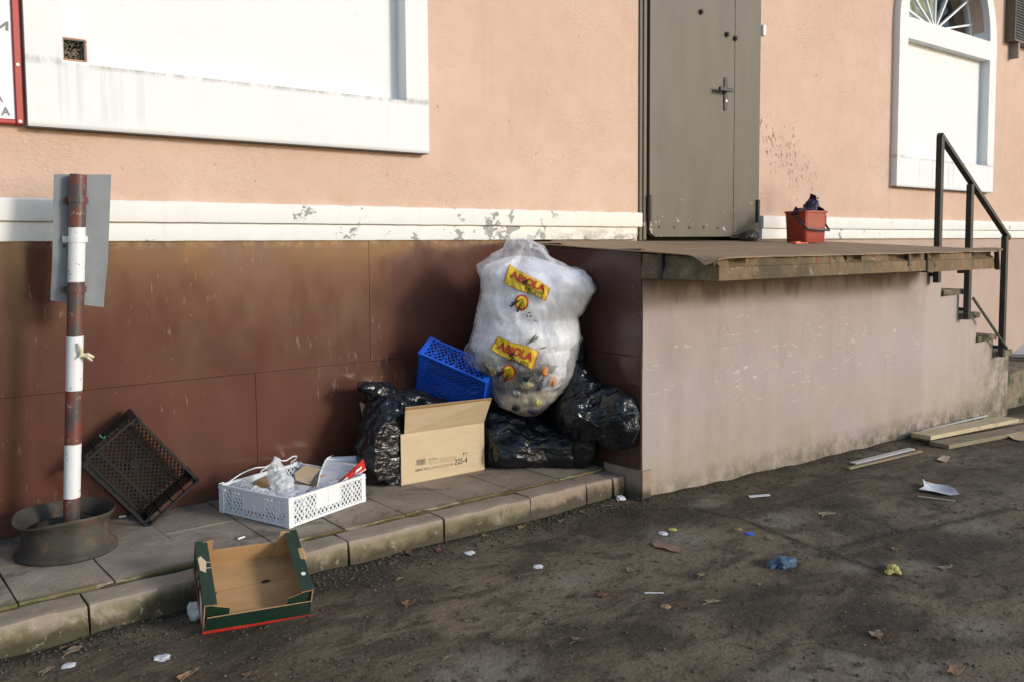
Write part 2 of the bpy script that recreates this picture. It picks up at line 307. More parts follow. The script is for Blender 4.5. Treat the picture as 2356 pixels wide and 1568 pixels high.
    c = g.mix(g.mr(n1, .40, .56), (.030, .040, .024), (.15, .13, .085)); c = g.mix(g.mr(g.noise(9, 3, .6, o), .58, .62), c, (.42, .47, .46)); c = g.mix(g.mr(g.noise(17, 3, .6, o), .66, .69), c, (.05, .04, .03))
    MAT['refuse'] = g.P(color=c, rough=.5, normal=g.bump(g.noise(25, 4, .6, o), .8, .02))
    MAT['sand'] = plain('sand_foam', (.40, .31, .215), .85, .25, 30, .6, 60)
    MAT['orange'] = plain('orange_peel', (.62, .22, .05), .5, .2, 20)
    MAT['yellow_print'] = plain('yellow_print', (.75, .53, .02), .45, .06, 10)
    MAT['red_ink'] = plain('red_ink', (.50, .035, .03), .45, .1, 10)
    MAT['black_ink'] = plain('black_ink', (.02, .02, .02), .5, .2, 20)
    MAT['grey_ink'] = plain('grey_ink', (.18, .145, .10), .7, .2, 40)
    MAT['box_ink'] = plain('box_ink', (.075, .062, .045), .7, .2, 40)
    MAT['red_bucket'] = plain('red_bucket', (.36, .050, .032), .42, .12, 8, .1, 30, dirt=(.22, .03, .02), dirt_amt=.4)
    MAT['handle_grey'] = plain('handle_grey', (.045, .045, .045), .5, .2, 30)
    MAT['coral'] = plain('coral_plastic', (.75, .16, .08), .45, .08, 20)
    def wood(name, a, b):
        g = G(name); o = g.obj(); gr = g.noise(1, 5, .65, g.sc(3, 40, 60, o), .6)
        c = g.mix(g.mr(gr, .3, .7), a, b); c = g.mix(g.mul(g.mr(g.noise(5, 5, .7, o), .56, .70), .5), c, tuple(v * .45 for v in a))
        MAT[name] = g.P(color=c, rough=.8, spec=.25, normal=g.bump(gr, .4, .006))
    wood('wood', (.44, .35, .225), (.56, .46, .31)); wood('wood_grey', (.20, .16, .105), (.29, .24, .165)); wood('wood_white', (.45, .43, .40), (.56, .54, .51)); wood('wood_red', (.42, .20, .12), (.52, .30, .21))
    MAT['paper'] = plain('paper', (.66, .66, .70), .8, .06, 30, dirt=(.34, .32, .30), dirt_amt=.7)
    MAT['blue_rag'] = plain('blue_rag', (.06, .11, .17), .7, .45, 25, .8, 50)
    MAT['yellow_scrap'] = plain('yellow_scrap', (.45, .40, .13), .8, .3, 40, .6, 60)
    MAT['pink_scrap'] = plain('pink_scrap', (.26, .155, .12), .85, .15, 20, .4, 40)
    for i, cc in enumerate(((.17, .095, .05), (.22, .165, .105), (.23, .195, .105), (.13, .09, .06), (.28, .175, .09))): MAT['leaf%d' % i] = plain('dry_leaf', cc, .8, .3, 40, .5, 80)
    MAT['pebble'] = plain('pebble', (.15, .13, .10), .85, .4, 30)
    MAT['crumb'] = plain('mud_crumb', (.07, .058, .042), .9, .4, 30)
    MAT['sign_red'] = plain('sign_red', (.38, .02, .02), .35, .1, 10); MAT['sign_white'] = plain('sign_white', (.74, .80, .88), .35, .03, 4); MAT['sign_ink'] = plain('sign_ink', (.20, .185, .17), .5, .05, 10)
    MAT['screw'] = plain('screw', (.5, .5, .52), .35, .1, 10, metal=.8)
    g = G('window_glass'); g.P(color=(.95, .97, .97), rough=.02, trans=1., ior=1.18); MAT['glass'] = g.m
    g = G('reflection_curtain'); c = g.mix(g.mr(g.noise(1, 5, .6, g.sc(9, 9, 1.6), .8), .36, .64), (.40, .40, .22), (.85, .83, .62)); MAT['reflection_curtain'] = g.P(color=c, rough=.9)  # added curtain: yellow-green colour stands in for reflections in the pane
    MAT['dark_soil'] = plain('dark_soil', (.022, .018, .013), .95, .3, 40)
    MAT['dark'] = plain('dark_void', (.012, .011, .010), .9)
    MAT['nest'] = plain('nest', (.16, .145, .10), .9, .5, 40, .8)
    MAT['tin'] = plain('tin', (.26, .25, .24), .5, .2, 12, metal=.4)
    MAT['ribbon'] = plain('ribbon', (.62, .55, .40), .6, .15, 30); MAT['green_string'] = plain('green_string', (.03, .26, .17), .6)
    MAT['wall_in'] = plain('wall_in', (.30, .25, .22), .9)
mats()

# ------------------------------------------------------------------ geometry helper
WL = {}
def wl(o): return WL.get(o.name, Vector((0, 0, 0))) if o is not None else Vector((0, 0, 0))
def tag(o, label=None, cat=None, group=None, kind=None):
    if label: o['label'] = label
    if cat: o['category'] = cat
    if group: o['group'] = group
    if kind: o['kind'] = kind
    return o
def empty(name, loc, label=None, cat=None, group=None, kind=None):
    o = bpy.data.objects.new(name, None); COL.objects.link(o); o.location = loc; o.empty_display_size = .05
    WL[o.name] = Vector(loc); return tag(o, label, cat, group, kind)
class MB:
    def __init__(s, M=None): s.v = []; s.f = []; s.mi = []; s.M = M
    def add(s, vs, fs, m=0):
        k = len(s.v); s.v += [(s.M @ Vector(p) if s.M else Vector(p)) for p in vs]
        s.f += [tuple(k + i for i in f) for f in fs]; s.mi += [m] * len(fs); return s
    def box(s, a, b, m=0):
        x0, y0, z0 = a; x1, y1, z1 = b
        return s.add([(x0, y0, z0), (x1, y0, z0), (x1, y1, z0), (x0, y1, z0), (x0, y0, z1), (x1, y0, z1), (x1, y1, z1), (x0, y1, z1)],
                     [(0, 3, 2, 1), (4, 5, 6, 7), (0, 1, 5, 4), (1, 2, 6, 5), (2, 3, 7, 6), (3, 0, 4, 7)], m)
    def bar(s, p, q, w, t, up=(0, 0, 1), m=0):
        p, q = Vector(p), Vector(q); d = (q - p).normalized(); u = Vector(up); a = d.cross(u)
        if a.length < 1e-6: a = d.cross(Vector((1, 0, 0)))
        a.normalize(); b = a.cross(d).normalized(); a *= w / 2; b *= t / 2
        vs = [p - a - b, p + a - b, p + a + b, p - a + b, q - a - b, q + a - b, q + a + b, q - a + b]
        return s.add(vs, [(0, 1, 2, 3), (7, 6, 5, 4), (4, 5, 1, 0), (5, 6, 2, 1), (6, 7, 3, 2), (7, 4, 0, 3)], m)
    def prism(s, pts, d, m=0):
        pts = [Vector(p) for p in pts]; d = Vector(d); n = len(pts)
        return s.add(pts + [p + d for p in pts], [tuple(range(n))[::-1], tuple(range(n, 2 * n))] + [(i, (i + 1) % n, n + (i + 1) % n, n + i) for i in range(n)], m)
    def tube(s, path, r, n=8, m=0, cap=True):
        path = [Vector(p) for p in path]; rs = r if isinstance(r, (list, tuple)) else [r] * len(path); vs = []; fs = []; prev = None
        for i, p in enumerate(path):
            d = (path[min(i + 1, len(path) - 1)] - path[max(i - 1, 0)]).normalized()
            a = prev - d * prev.dot(d) if prev else d.cross(Vector((0, 0, 1)))
            if a.length < 1e-5: a = d.cross(Vector((1, 0, 0)))
            a.normalize(); prev = a; b = d.cross(a)
            for j in range(n): t = 2 * math.pi * j / n; vs.append(p + (a * math.cos(t) + b * math.sin(t)) * rs[i])
        for i in range(len(path) - 1):
            for j in range(n): fs.append((i * n + j, i * n + (j + 1) % n, (i + 1) * n + (j + 1) % n, (i + 1) * n + j))
        if cap: fs += [tuple(range(n))[::-1], tuple(range((len(path) - 1) * n, len(path) * n))]
        return s.add(vs, fs, m)
    def lathe(s, prof, n=64, c=(0, 0, 0), m=0, closed=False):
        c = Vector(c); vs = []; fs = []; k = len(prof)
        for i in range(n):
            t = 2 * math.pi * i / n
            for r, z in prof: vs.append(c + Vector((r * math.cos(t), r * math.sin(t), z)))
        for i in range(n):
            for j in range(k if closed else k - 1):
                a = i * k + j; b = i * k + (j + 1) % k; e = ((i + 1) % n) * k + (j + 1) % k; d = ((i + 1) % n) * k + j
                fs.append((a, d, e, b))
        return s.add(vs, fs, m)
    def lattice(s, o, ex, ey, lx, ly, sp, bw, th, ang=45, m=0):
        """two families of bars across the rectangle o + ex*[0,lx] + ey*[0,ly], clipped"""
        o, ex, ey = Vector(o), Vector(ex).normalized(), Vector(ey).normalized(); nrm = ex.cross(ey)
        for k_, sg in enumerate((1, -1)):
            ca, sa = math.cos(R(ang)), math.sin(R(ang)) * sg
            nx, ny = -sa, ca
            cs = [nx * x + ny * y for x in (0, lx) for y in (0, ly)]; t = min(cs) + sp / 2
            while t < max(cs):
                lo, hi = -9, 9; px, py = nx * t, ny * t; ok = True
                for (p, d, L) in ((px, ca, lx), (py, sa, ly)):
                    if abs(d) < 1e-6:
                        if p < 0 or p > L: ok = False
                        continue
                    a, b = sorted(((0 - p) / d, (L - p) / d)); lo = max(lo, a); hi = min(hi, b)
                if ok and hi - lo > .004:
                    z = nrm * (th * .08 * sg)
                    s.bar(o + ex * (px + ca * lo) + ey * (py + sa * lo) + z, o + ex * (px + ca * hi) + ey * (py + sa * hi) + z, bw, th, nrm, m)
                t += sp
        return s
    def build(s, name, mat, parent=None, smooth=False, bevel=0., loc=None, ang=35, segs=1, kind=None):
        off = wl(parent) if parent is not None else Vector((0, 0, 0))
        if parent is None and loc is not None: off = Vector(loc)
        me = bpy.data.meshes.new(name); me.from_pydata([tuple(v - off) for v in s.v], [], s.f)
        for mm in (mat if isinstance(mat, (list, tuple)) else [mat]): me.materials.append(MAT[mm] if isinstance(mm, str) else mm)
        me.polygons.foreach_set('material_index', s.mi)
        bm = bmesh.new(); bm.from_mesh(me)
        if bevel: bmesh.ops.bevel(bm, geom=list(bm.edges), offset=bevel, segments=segs, affect='EDGES', clamp_overlap=True)
        bmesh.ops.recalc_face_normals(bm, faces=bm.faces); bm.to_mesh(me); bm.free()
        if smooth: me.polygons.foreach_set('use_smooth', [True] * len(me.polygons)); me.set_sharp_from_angle(angle=R(ang))
        me.update()
        o = bpy.data.objects.new(name, me); COL.objects.link(o); o.parent = parent
        if parent is None: o.location = off
        WL[o.name] = off
        if kind: o['kind'] = kind
        return o
def frame_M(P, ex, ey, ez):
    ex, ey, ez = Vector(ex), Vector(ey), Vector(ez)
    return Matrix(((ex.x, ey.x, ez.x, P[0]), (ex.y, ey.y, ez.y, P[1]), (ex.z, ey.z, ez.z, P[2]), (0, 0, 0, 1)))
def filled(loops, y0, y1):
    """polygon in XZ with holes (list of loops of (x,z)), extruded from y0 (front) to y1"""
    cu = bpy.data.curves.new('tmp', 'CURVE'); cu.dimensions = '2D'; cu.fill_mode = 'BOTH'; cu.extrude = abs(y1 - y0) / 2
    for lp in loops:
        sp = cu.splines.new('POLY'); sp.points.add(len(lp) - 1); sp.use_cyclic_u = True
        for i, (x, z) in enumerate(lp): sp.points[i].co = (x, z, 0, 1)
    ob = bpy.data.objects.new('tmp', cu); COL.objects.link(ob); bpy.context.view_layer.update()
    me = bpy.data.meshes.new_from_object(ob.evaluated_get(bpy.context.evaluated_depsgraph_get()))
    bm = bmesh.new(); bm.from_mesh(me); bmesh.ops.remove_doubles(bm, verts=bm.verts, dist=1e-5); bm.to_mesh(me); bm.free()
    mb = MB(); yc = (y0 + y1) / 2
    mb.add([(v.co.x, yc - v.co.z, v.co.y) for v in me.vertices], [tuple(p.vertices) for p in me.polygons])
    bpy.data.objects.remove(ob); bpy.data.curves.remove(cu); bpy.data.meshes.remove(me); return mb
def text_geo(txt, offset=0., maxlen=0.):
    cu = bpy.data.curves.new('tmp', 'FONT'); cu.body = txt; cu.offset = offset; cu.resolution_u = 4; cu.fill_mode = 'FRONT'
    ob = bpy.data.objects.new('tmp', cu); COL.objects.link(ob); bpy.context.view_layer.update()
    me = bpy.data.meshes.new_from_object(ob.evaluated_get(bpy.context.evaluated_depsgraph_get()))
    bm = bmesh.new(); bm.from_mesh(me); bmesh.ops.remove_doubles(bm, verts=bm.verts, dist=1e-4); bmesh.ops.triangulate(bm, faces=bm.faces)
    if maxlen:
        for _ in range(4):
            es = [e for e in bm.edges if e.calc_length() > maxlen]
            if not es: break
            bmesh.ops.subdivide_edges(bm, edges=es, cuts=1); bmesh.ops.triangulate(bm, faces=bm.faces)
    xs = [v.co.x for v in bm.verts]; ys = [v.co.y for v in bm.verts]; x0, x1, y0, y1 = min(xs), max(xs), min(ys), max(ys)
    bm.verts.index_update(); vs = [((v.co.x - x0) / (x1 - x0), (v.co.y - y0) / (y1 - y0)) for v in bm.verts]
    fs = [tuple(v.index for v in f.verts) for f in bm.faces]
    bm.free(); bpy.data.objects.remove(ob); bpy.data.curves.remove(cu); bpy.data.meshes.remove(me); return vs, fs
def bil(q, u, v):   # q = TL,TR,BR,BL pixels ; u right, v up
    tl, tr, br, bl = q
    return tuple((bl[i] * (1 - u) + br[i] * u) * (1 - v) + (tl[i] * (1 - u) + tr[i] * u) * v for i in (0, 1))
def nz(p, s=1., o=0.): return noise.noise(Vector((p[0] * s + o, p[1] * s + o * .7, p[2] * s - o)))
def gz(x, y):
    t = max(0., x - 3.0); z = -.030 * t * t / (t + .6)
    z += .010 * noise.noise(Vector((x * .9, y * .9, 3.1))) + .004 * noise.noise(Vector((x * 4, y * 4, 1.)))
    d = (3.15 - y) if x < 3.28 else (3.03 - y)
    if -.02 < d < .25: z += .016 * math.exp(-d / .05) * (.6 + .8 * noise.noise(Vector((x * 5, y * 3, 7.7))))
    return z
def hg(px, py):
    z = 0.
    for _ in range(6): p = hz(px, py, z); z = gz(p.x, p.y)
    p.z = z; return p

# ================================================================== SETTING
ZP = .125                     # top of the paving
WY = 4.06                     # face of the building
X0 = 3.28                     # left side of the platform
PY = 3.04                     # front of the platform's pedestal
SY = 2.56                     # front of its slab
def smooth(a, b, t): t = min(1, max(0, (t - a) / (b - a))); return t * t * (3 - 2 * t)
def seg_d(p, a, b):
    ax, ay = a; bx, by = b; dx, dy = bx - ax, by - ay; t = max(0, min(1, ((p[0] - ax) * dx + (p[1] - ay) * dy) / (dx * dx + dy * dy)))
    return math.hypot(p[0] - ax - t * dx, p[1] - ay - t * dy)
def ground():
    xs = [-90, -40, -15, -6, -3, -1.5] + [-1 + .035 * i for i in range(286)] + [9.5, 10.5, 12, 15, 20, 40, 90]
    ys = [-90, -40, -15, -6, -2, -.5, .2] + [.7 + .035 * i for i in range(86)] + [3.9, 4.1, 6, 12, 40, 90]
    vs = [(x, y, gz(x, y) if (-2 < x < 10 and .3 < y < 3.8) else (gz(min(x, 9), 1) * (1 if x > 0 else 0) - .02)) for y in ys for x in xs]
    n = len(xs); mb = MB(); mb.add(vs, [(j * n + i, j * n + i + 1, (j + 1) * n + i + 1, (j + 1) * n + i) for j in range(len(ys) - 1) for i in range(n - 1)])
    o = mb.build('ground', 'asphalt', None, True, ang=180); o['kind'] = 'structure'
    at = o.data.attributes.new('mud', 'FLOAT_COLOR', 'POINT')
    crk = [hz(*p, 0.) for p in ((1500, 1172), (1590, 1165), (1700, 1192), (1800, 1228), (1905, 1268), (2010, 1305), (2130, 1340))]; crk = [(p.x, p.y) for p in crk]
    rut = [hz(*p, 0.) for p in ((1880, 1275), (1960, 1245), (2040, 1220), (2130, 1205), (2330, 1150))]; rut = [(p.x, p.y) for p in rut]
    pale = [(hz(*p, 0.), r) for p, r in (((1960, 1530), .17), ((2120, 1545), .17), ((1830, 1555), .15), ((1960, 1300), .10), ((2100, 1300), .13), ((1640, 1150), .16), ((1800, 1190), .14), ((2250, 1440), .14), ((1330, 1330), .16), ((1100, 1540), .2), ((1560, 1235), .2), ((2230, 1200), .2))]
    wetp = [(hz(*p, 0.), r) for p, r in (((930, 1390), .18), ((800, 1330), .16), ((1250, 1250), .12), ((560, 1480), .2), ((1500, 1455), .18), ((1750, 1400), .25), ((2200, 1250), .3), ((1450, 1180), .12), ((2000, 1440), .25), ((1950, 1150), .2))]
    col = []
    for x, y, z in vs:
        wet = pl = 0.
        if -1 < x < 9 and .6 < y < 3.8:
            nn = noise.noise(Vector((x * 3.2, y * 3.2, 2.))) ; n2 = noise.noise(Vector((x * 9, y * 9, 5.)))
            d = (3.15 - y) if x < X0 else (PY - y)
            wet = max(0., 1 - d / (.13 + .12 * nn)) * .9
            for p, r in wetp: wet = max(wet, .8 * smooth(1.25, .4, math.hypot(x - p.x, (y - p.y) * 1.3) / r + .5 * nn + .25 * n2))
            for p, r in pale: pl = max(pl, smooth(1.2, .45, math.hypot(x - p.x, (y - p.y) * 1.4) / r + .55 * nn + .35 * n2))
            for L, wd in ((crk, .016), (rut, .022)):
                dd = min(seg_d((x + .02 * n2, y + .02 * nn), L[i], L[i + 1]) for i in range(len(L) - 1)); wet = max(wet, smooth(wd * 1.6, wd * .4, dd))
        col += [min(1, wet), min(1, pl), 0, 1]
    at.data.foreach_set('color', col)
ground()
def crack(px, w0, seed):
    P = [hz(*p, 0.) for p in px]; pts = []
    for i in range(len(P) - 1):
        for k in range(12): q = P[i].lerp(P[i + 1], k / 12); j_ = noise.noise_vector(Vector((q.x * 9, q.y * 9, seed))) * .022; pts.append(Vector((q.x + j_.x, q.y + j_.y, 0)))
    vs = []
    for i, q in enumerate(pts):
        d = (pts[min(i + 1, len(pts) - 1)] - pts[max(0, i - 1)]).normalized(); nn = Vector((-d.y, d.x, 0)); ww = max(.0006, w0 * (.6 + .9 * noise.noise(Vector((i * .45, seed, 2.)))) * min(1, i / 4, (len(pts) - 1 - i) / 4))
        for s_ in (-1, 1): e = q + nn * ww * s_; vs.append((e.x, e.y, gz(e.x, e.y) + .0025))
    MB().add(vs, [(2 * i, 2 * i + 1, 2 * i + 3, 2 * i + 2) for i in range(len(pts) - 1)]).build('crack', 'dark_soil', bpy.data.objects['ground'])
crack(((1500, 1172), (1590, 1168), (1700, 1192), (1800, 1228), (1905, 1268), (2010, 1305), (2130, 1345)), .0030, 1.)
crack(((1880, 1262), (1960, 1245), (2040, 1220), (2130, 1205), (2330, 1150)), .0026, 4.)
crack(((780, 1335), (900, 1365), (1010, 1350), (1150, 1380)), .0018, 7.); crack(((1640, 1470), (1760, 1500), (1880, 1480), (2060, 1520)), .0018, 11.)
def rough_block(mb, a, b, nx, ny, nzz, amp, sc, seed, round_=0.):
    """box with subdivided faces, jittered by noise"""
    bm = bmesh.new(); x0, y0, z0 = a; x1, y1, z1 = b
    def face(o, u, v, nu, nv):
        g = [[bm.verts.new(Vector(o) + Vector(u) * (i / nu) + Vector(v) * (j / nv)) for i in range(nu + 1)] for j in range(nv + 1)]
        for j in range(nv):
            for i in range(nu): bm.faces.new((g[j][i], g[j][i + 1], g[j + 1][i + 1], g[j + 1][i]))
    dx, dy, dz = (x1 - x0, 0, 0), (0, y1 - y0, 0), (0, 0, z1 - z0)
    face((x0, y0, z1), dx, dy, nx, ny); face((x0, y0, z0), dx, dz, nx, nzz); face((x1, y0, z0), dy, dz, ny, nzz); face((x0, y1, z0), dx, dz, nx, nzz); face((x0, y0, z0), dy, dz, ny, nzz)
    bmesh.ops.remove_doubles(bm, verts=bm.verts, dist=1e-5)
    bm.verts.index_update(); vs = []
    for v in bm.verts:
        p = v.co.copy()
        if round_:
            cy_, cz_ = y0 + round_, z1 - round_
            if p.y < cy_ and p.z > cz_:
                dy_, dz_ = cy_ - p.y, p.z - cz_; m = max(dy_, dz_); l = math.hypot(dy_, dz_)
                if l > 0: p.y = cy_ - dy_ * m / l; p.z = cz_ + dz_ * m / l
        q = p * sc; n = noise.noise_vector(Vector((q.x + seed, q.y, q.z))); p += n * amp
        vs.append(p)
    mb.add(vs, [tuple(v.index for v in f.verts) for f in bm.faces]); bm.free(); return mb
# ---- pavement : bed, slabs, moss in the lip
pav = MB().box((-.6, 3.27, -.25), (X0 + .01, WY + .01, .098)).build('pavement', 'bed'); pav['kind'] = 'structure'
k = 0; x = .515 - .303 * 4
while x < X0 - .02:
    for (ya, yb) in ((3.285, 3.693), (3.699, 4.052)):
        xa, xb = x + .003, min(x + .300, X0 - .004); h = rnd.uniform(-.0025, .002)
        mb = rough_block(MB(), (xa, ya + rnd.uniform(-.004, .004), .085), (xb, yb, ZP + h), 6, 6, 2, .0022, 9, k * 3.7)
        for i_, v in enumerate(mb.v): v.z += (v.x - xa) * .004 * math.sin(k * 7.1)
        mb.build('paving_slab', 'paving', pav, True, ang=40); k += 1
    x += .303
mb = MB(); path = [(-.4 + i * .03, 3.283 + .004 * nz((i, 2, 3), .7), .113 + .006 * nz((i, 5, 1), .5)) for i in range(123)]
mb.tube(path, [max(.001, .006 + .010 * nz((i, 9, 9), .37)) for i in range(123)], 6).build('moss', 'moss', pav, True)['kind'] = 'stuff'
# ---- kerb stones
kerb = MB().box((-.6, 3.175, -.25), (X0 - .005, 3.262, .06)).build('kerb', 'bed'); kerb['kind'] = 'structure'
ks = [-.5, .207, .704, 1.678, 2.147, 2.64, 3.005, 3.185, 3.268]
for i in range(len(ks) - 1):
    j0 = rnd.uniform(-.006, .006)
    mb = rough_block(MB(), (ks[i] + .004, 3.152 + j0, -.2), (ks[i + 1] - .004, 3.272, .113 + rnd.uniform(-.003, .003)), max(3, int((ks[i + 1] - ks[i]) / .04)), 6, 12, .0065, 9, i * 5.3, .012)
    mb.build('kerb_stone', 'kerb', kerb, True, ang=50)

# ================================================================== BUILDING
bld = empty('building', (5, WY, 0), 'salmon pink rendered building with white niche frames, moulding and brown tiled base', 'building')
def arch(cx, zc, r, x0, x1, zb, n=28):
    return [(x0, zb), (x1, zb), (x1, zc)] + [(cx + r * math.cos(math.pi * i / n), zc + r * math.sin(math.pi * i / n)) for i in range(1, n)] + [(x0, zc)]
FR = [(1.6975, .9585), (8.5565, .9665)]          # centre and half width of the two niche frames
ZS = 3.24
holes = []
for cx, hw in FR: holes.append(arch(cx, ZS, .825, cx - .825, cx + .825, 2.055))
filled([[(-2.5, 1.36), (4.34, 1.36), (4.34, 3.46), (5.65, 3.46), (5.65, 1.36), (16, 1.36), (16, 5.6), (-2.5, 5.6)]] + holes, WY, WY + .28).build('wall', 'pink', bld)
MB().box((-2.5, WY + .03, -.4), (X0 + .3, WY + .28, 1.36)).build('base_wall', 'bed', bld)
MB().box((X0 + .3, WY + .004, -.5), (4.34, WY + .28, 1.36)).box((5.65, WY + .004, -.5), (16, WY + .28, 1.36)).box((4.34, WY + .06, -.5), (5.65, WY + .28, 1.32)).build('plinth', 'plinth', bld)
# glossy tiles
def tile_at(x0, x1, z0, z1):
    a = [(x0 + .0007, z0 + .0007), (x1 - .0007, z1 - .0007)]
    mb = MB().box((a[0][0], WY, a[0][1]), (a[1][0], WY + .028, a[1][1])); t = rnd.uniform(-.0012, .0012)
    for v in mb.v:
        if v.y < WY + .01: v.y += t * (v.x - x0) / (x1 - x0)
    mb.build('tile', 'brown', bld, bevel=.0007)
for a, b in ((-2.1, -.2), (-.2, 1.68), (1.68, X0 - .001)): tile_at(a, b, .10, .702)
for a, b in ((-1.47, .40), (.40, 2.31), (2.31, X0 - .001)): tile_at(a, b, .702, 1.352)
# white mouldings: upper proud of the lower
def mould(x0, x1, z0, z1, y, nm, rag=0.):
    n = int((x1 - x0) / .03); mb = MB(); vs = []; prof = [(y + .002, z0), (y, z0 + .004), (y, z1 - .006), (y + .006, z1)]
    for i in range(n + 1):
        xx = x0 + (x1 - x0) * i / n
        for j, (py, pz) in enumerate(prof): vs.append((xx, py + .0015 * nz((xx, pz, 4), 6), pz + .0018 * nz((xx, pz, 1), 9) + (rag * nz((xx, pz, 8), 14) if j == 3 else 0)))
        vs.append((xx, WY + .03, z1 + .001)); vs.append((xx, WY + .03, z0))
    k = 6; fs = [(i * k + j, (i + 1) * k + j, (i + 1) * k + (j + 1) % k, i * k + (j + 1) % k) for i in range(n) for j in range(k)]
    fs += [tuple(range(k)), tuple(n * k + j for j in range(k))[::-1]]
    mb.add(vs, fs).build(nm, 'mould', bld, True, ang=30)
mould(-2.5, 4.335, 1.416, 1.508, WY - .045, 'upper_moulding', .003); mould(-2.5, 4.30, 1.334, 1.414, WY - .026, 'lower_moulding')
mould(5.66, 16, 1.416, 1.508, WY - .045, 'upper_moulding', .003); mould(5.67, 16, 1.334, 1.414, WY - .026, 'lower_moulding')
# niche frames with blind panels and fan windows
for fi, (cx, hw) in enumerate(FR):
    il, ir = cx - .82, cx + .82
    fr = filled([arch(cx, ZS, hw, cx - hw, cx + hw, 1.795), [(il, 2.062), (ir, 2.062), (ir, 3.105), (il, 3.105)], arch(cx, ZS + .06, .815, il + .005, ir - .005, 3.29)], WY - .06, WY + .10).build('niche_frame', 'white', bld)
    MB().box((cx - hw + .003, WY - .054, 1.791), (cx + hw - .003, WY - .002, 1.7935)).build('drip_edge', 'steel_dark', fr)
    loops = [[(il - .01, 2.05), (ir + .01, 2.05), (ir + .01, 3.12), (il - .01, 3.12)]]
    vx0, vx1, vz0, vz1 = .897, .985, 2.092, 2.178
    if fi == 0: loops.append([(vx0, vz0), (vx1, vz0), (vx1, vz1), (vx0, vz1)])
    filled(loops, WY + .028, WY + .06).build('blind_panel', 'white', bld)
    if fi == 0:
        v = MB().box((vx0 - .01, WY + .12, vz0 - .01), (vx1 + .01, WY + .13, vz1 + .01))
        v = v.box((vx0 - .012, WY + .06, vz0 - .012), (vx0 - .0, WY + .125, vz1 + .012)).box((vx1, WY + .06, vz0 - .012), (vx1 + .012, WY + .125, vz1 + .012)).box((vx0, WY + .06, vz0 - .012), (vx1, WY + .125, vz0)).box((vx0, WY + .06, vz1), (vx1, WY + .125, vz1 + .012)).build('vent_hole', 'dark', bld)
        mb = MB()
        for i in range(130):
            c = Vector((rnd.uniform(vx0, vx1), WY + rnd.uniform(.06, .10), vz0 + abs(rnd.gauss(0, .045)))); c.z = min(c.z, vz1 - .008); d = Vector((rnd.uniform(-1, 1), rnd.uniform(-.3, .3), rnd.uniform(-1, 1))).normalized() * .016
            q = [c - d, c + Vector((rnd.uniform(-.006, .006), -.003, .004)), c + d]
            for p in q: p.x = min(vx1 - .002, max(vx0 + .002, p.x)); p.z = min(vz1 - .002, max(vz0 + .002, p.z))
            mb.tube(q, rnd.uniform(.0012, .0038), 5)
        mb.build('nest_fibre', 'nest', v, True)['kind'] = 'stuff'
        MB().bar((vx0 - .001, WY + .026, vz0), (vx0 - .001, WY + .026, vz1), .004, .006, (1, 0, 0)).bar((vx0, WY + .026, vz0 - .001), (vx1, WY + .026, vz0 - .001), .004, .006).bar((vx1 + .001, WY + .026, vz0), (vx1 + .001, WY + .026, vz1), .004, .006, (1, 0, 0)).bar((vx0, WY + .026, vz1 + .001), (vx1, WY + .026, vz1 + .001), .004, .006).build('vent_rim', 'wood_red', v)
    # fan window
    win = filled([arch(cx, ZS + .06, .812, il + .006, ir - .006, 3.292), arch(cx, ZS + .06, .765, il + .055, ir - .055, 3.335)], WY + .115, WY + .165).build('fan_window', 'white', bld)
    filled([arch(cx, ZS + .06, .77, il + .05, ir - .05, 3.33)], WY + .138, WY + .143).build('pane', 'glass', win)
    hub = Vector((cx + .0, WY + .11, 3.318))
    for a in (12, 30, 55, 90, 125, 150, 168):
        e = hub + Vector((math.cos(R(a)), 0, math.sin(R(a)))) * (.79 if 20 < a < 160 else .80); MB().bar(hub, e, .018, .022, (0, 1, 0)).build('glazing_bar', 'white', win)
    mb = MB(); n = 60; vs = []
    nc = int(n * .62)
    for i in range(nc + 1):
        xx = il + .02 + (ir - il - .04) * i / n; yy = WY + .22 + .022 * math.sin(i * 1.3) + .012 * math.sin(i * .51)
        vs += [(xx, yy, 3.2), (xx, yy, 4.16)]
    mb.add(vs, [(2 * i, 2 * i + 2, 2 * i + 3, 2 * i + 1) for i in range(nc)]).build('reflection_curtain', 'reflection_curtain', win, True)
    MB().box((il - .6, WY + 1.2, 2.6), (ir + .6, WY + 1.22, 4.8)).box((il - .6, WY + .282, 4.8), (ir + .6, WY + 1.22, 4.82)).box((il - .62, WY + .282, 2.6), (il - .6, WY + 1.22, 4.82)).box((ir + .6, WY + .282, 2.6), (ir + .62, WY + 1.22, 4.82)).box((il - .6, WY + .282, 2.58), (ir + .6, WY + 1.2, 2.6)).build('room', 'wall_in', win)
# ---- door
jl = MB().box((4.342, WY - .012, 1.325), (4.408, WY + .08, 3.455)).box((5.602, WY - .012, 1.325), (5.648, WY + .08, 3.455)).box((4.408, WY - .012, 3.40), (5.602, WY + .08, 3.455)).box((4.37, WY - .022, 1.33), (4.40, WY - .0125, 3.45)).build('door_frame', 'door', bld, bevel=.003)
MB().box((4.345, WY + .085, 1.30), (5.647, WY + .10, 3.455)).build('door_void', 'dark', jl)
dl = filled([[(4.482, 1.350), (5.325, 1.352), (5.327, 1.385), (5.592, 1.385), (5.597, 3.392), (4.424, 3.392), (4.424, 1.395), (4.44, 1.372)]], WY - .026, WY + .012).build('door', 'door', bld, bevel=.004)
MB().box((5.318, WY - .029, 1.36), (5.592, WY - .0265, 3.39)).build('overlap_panel', 'door', dl, bevel=.001)
MB().box((5.33, WY + .0, 1.342), (5.59, WY + .01, 1.384)).build('patch_plate', 'plinth', dl)
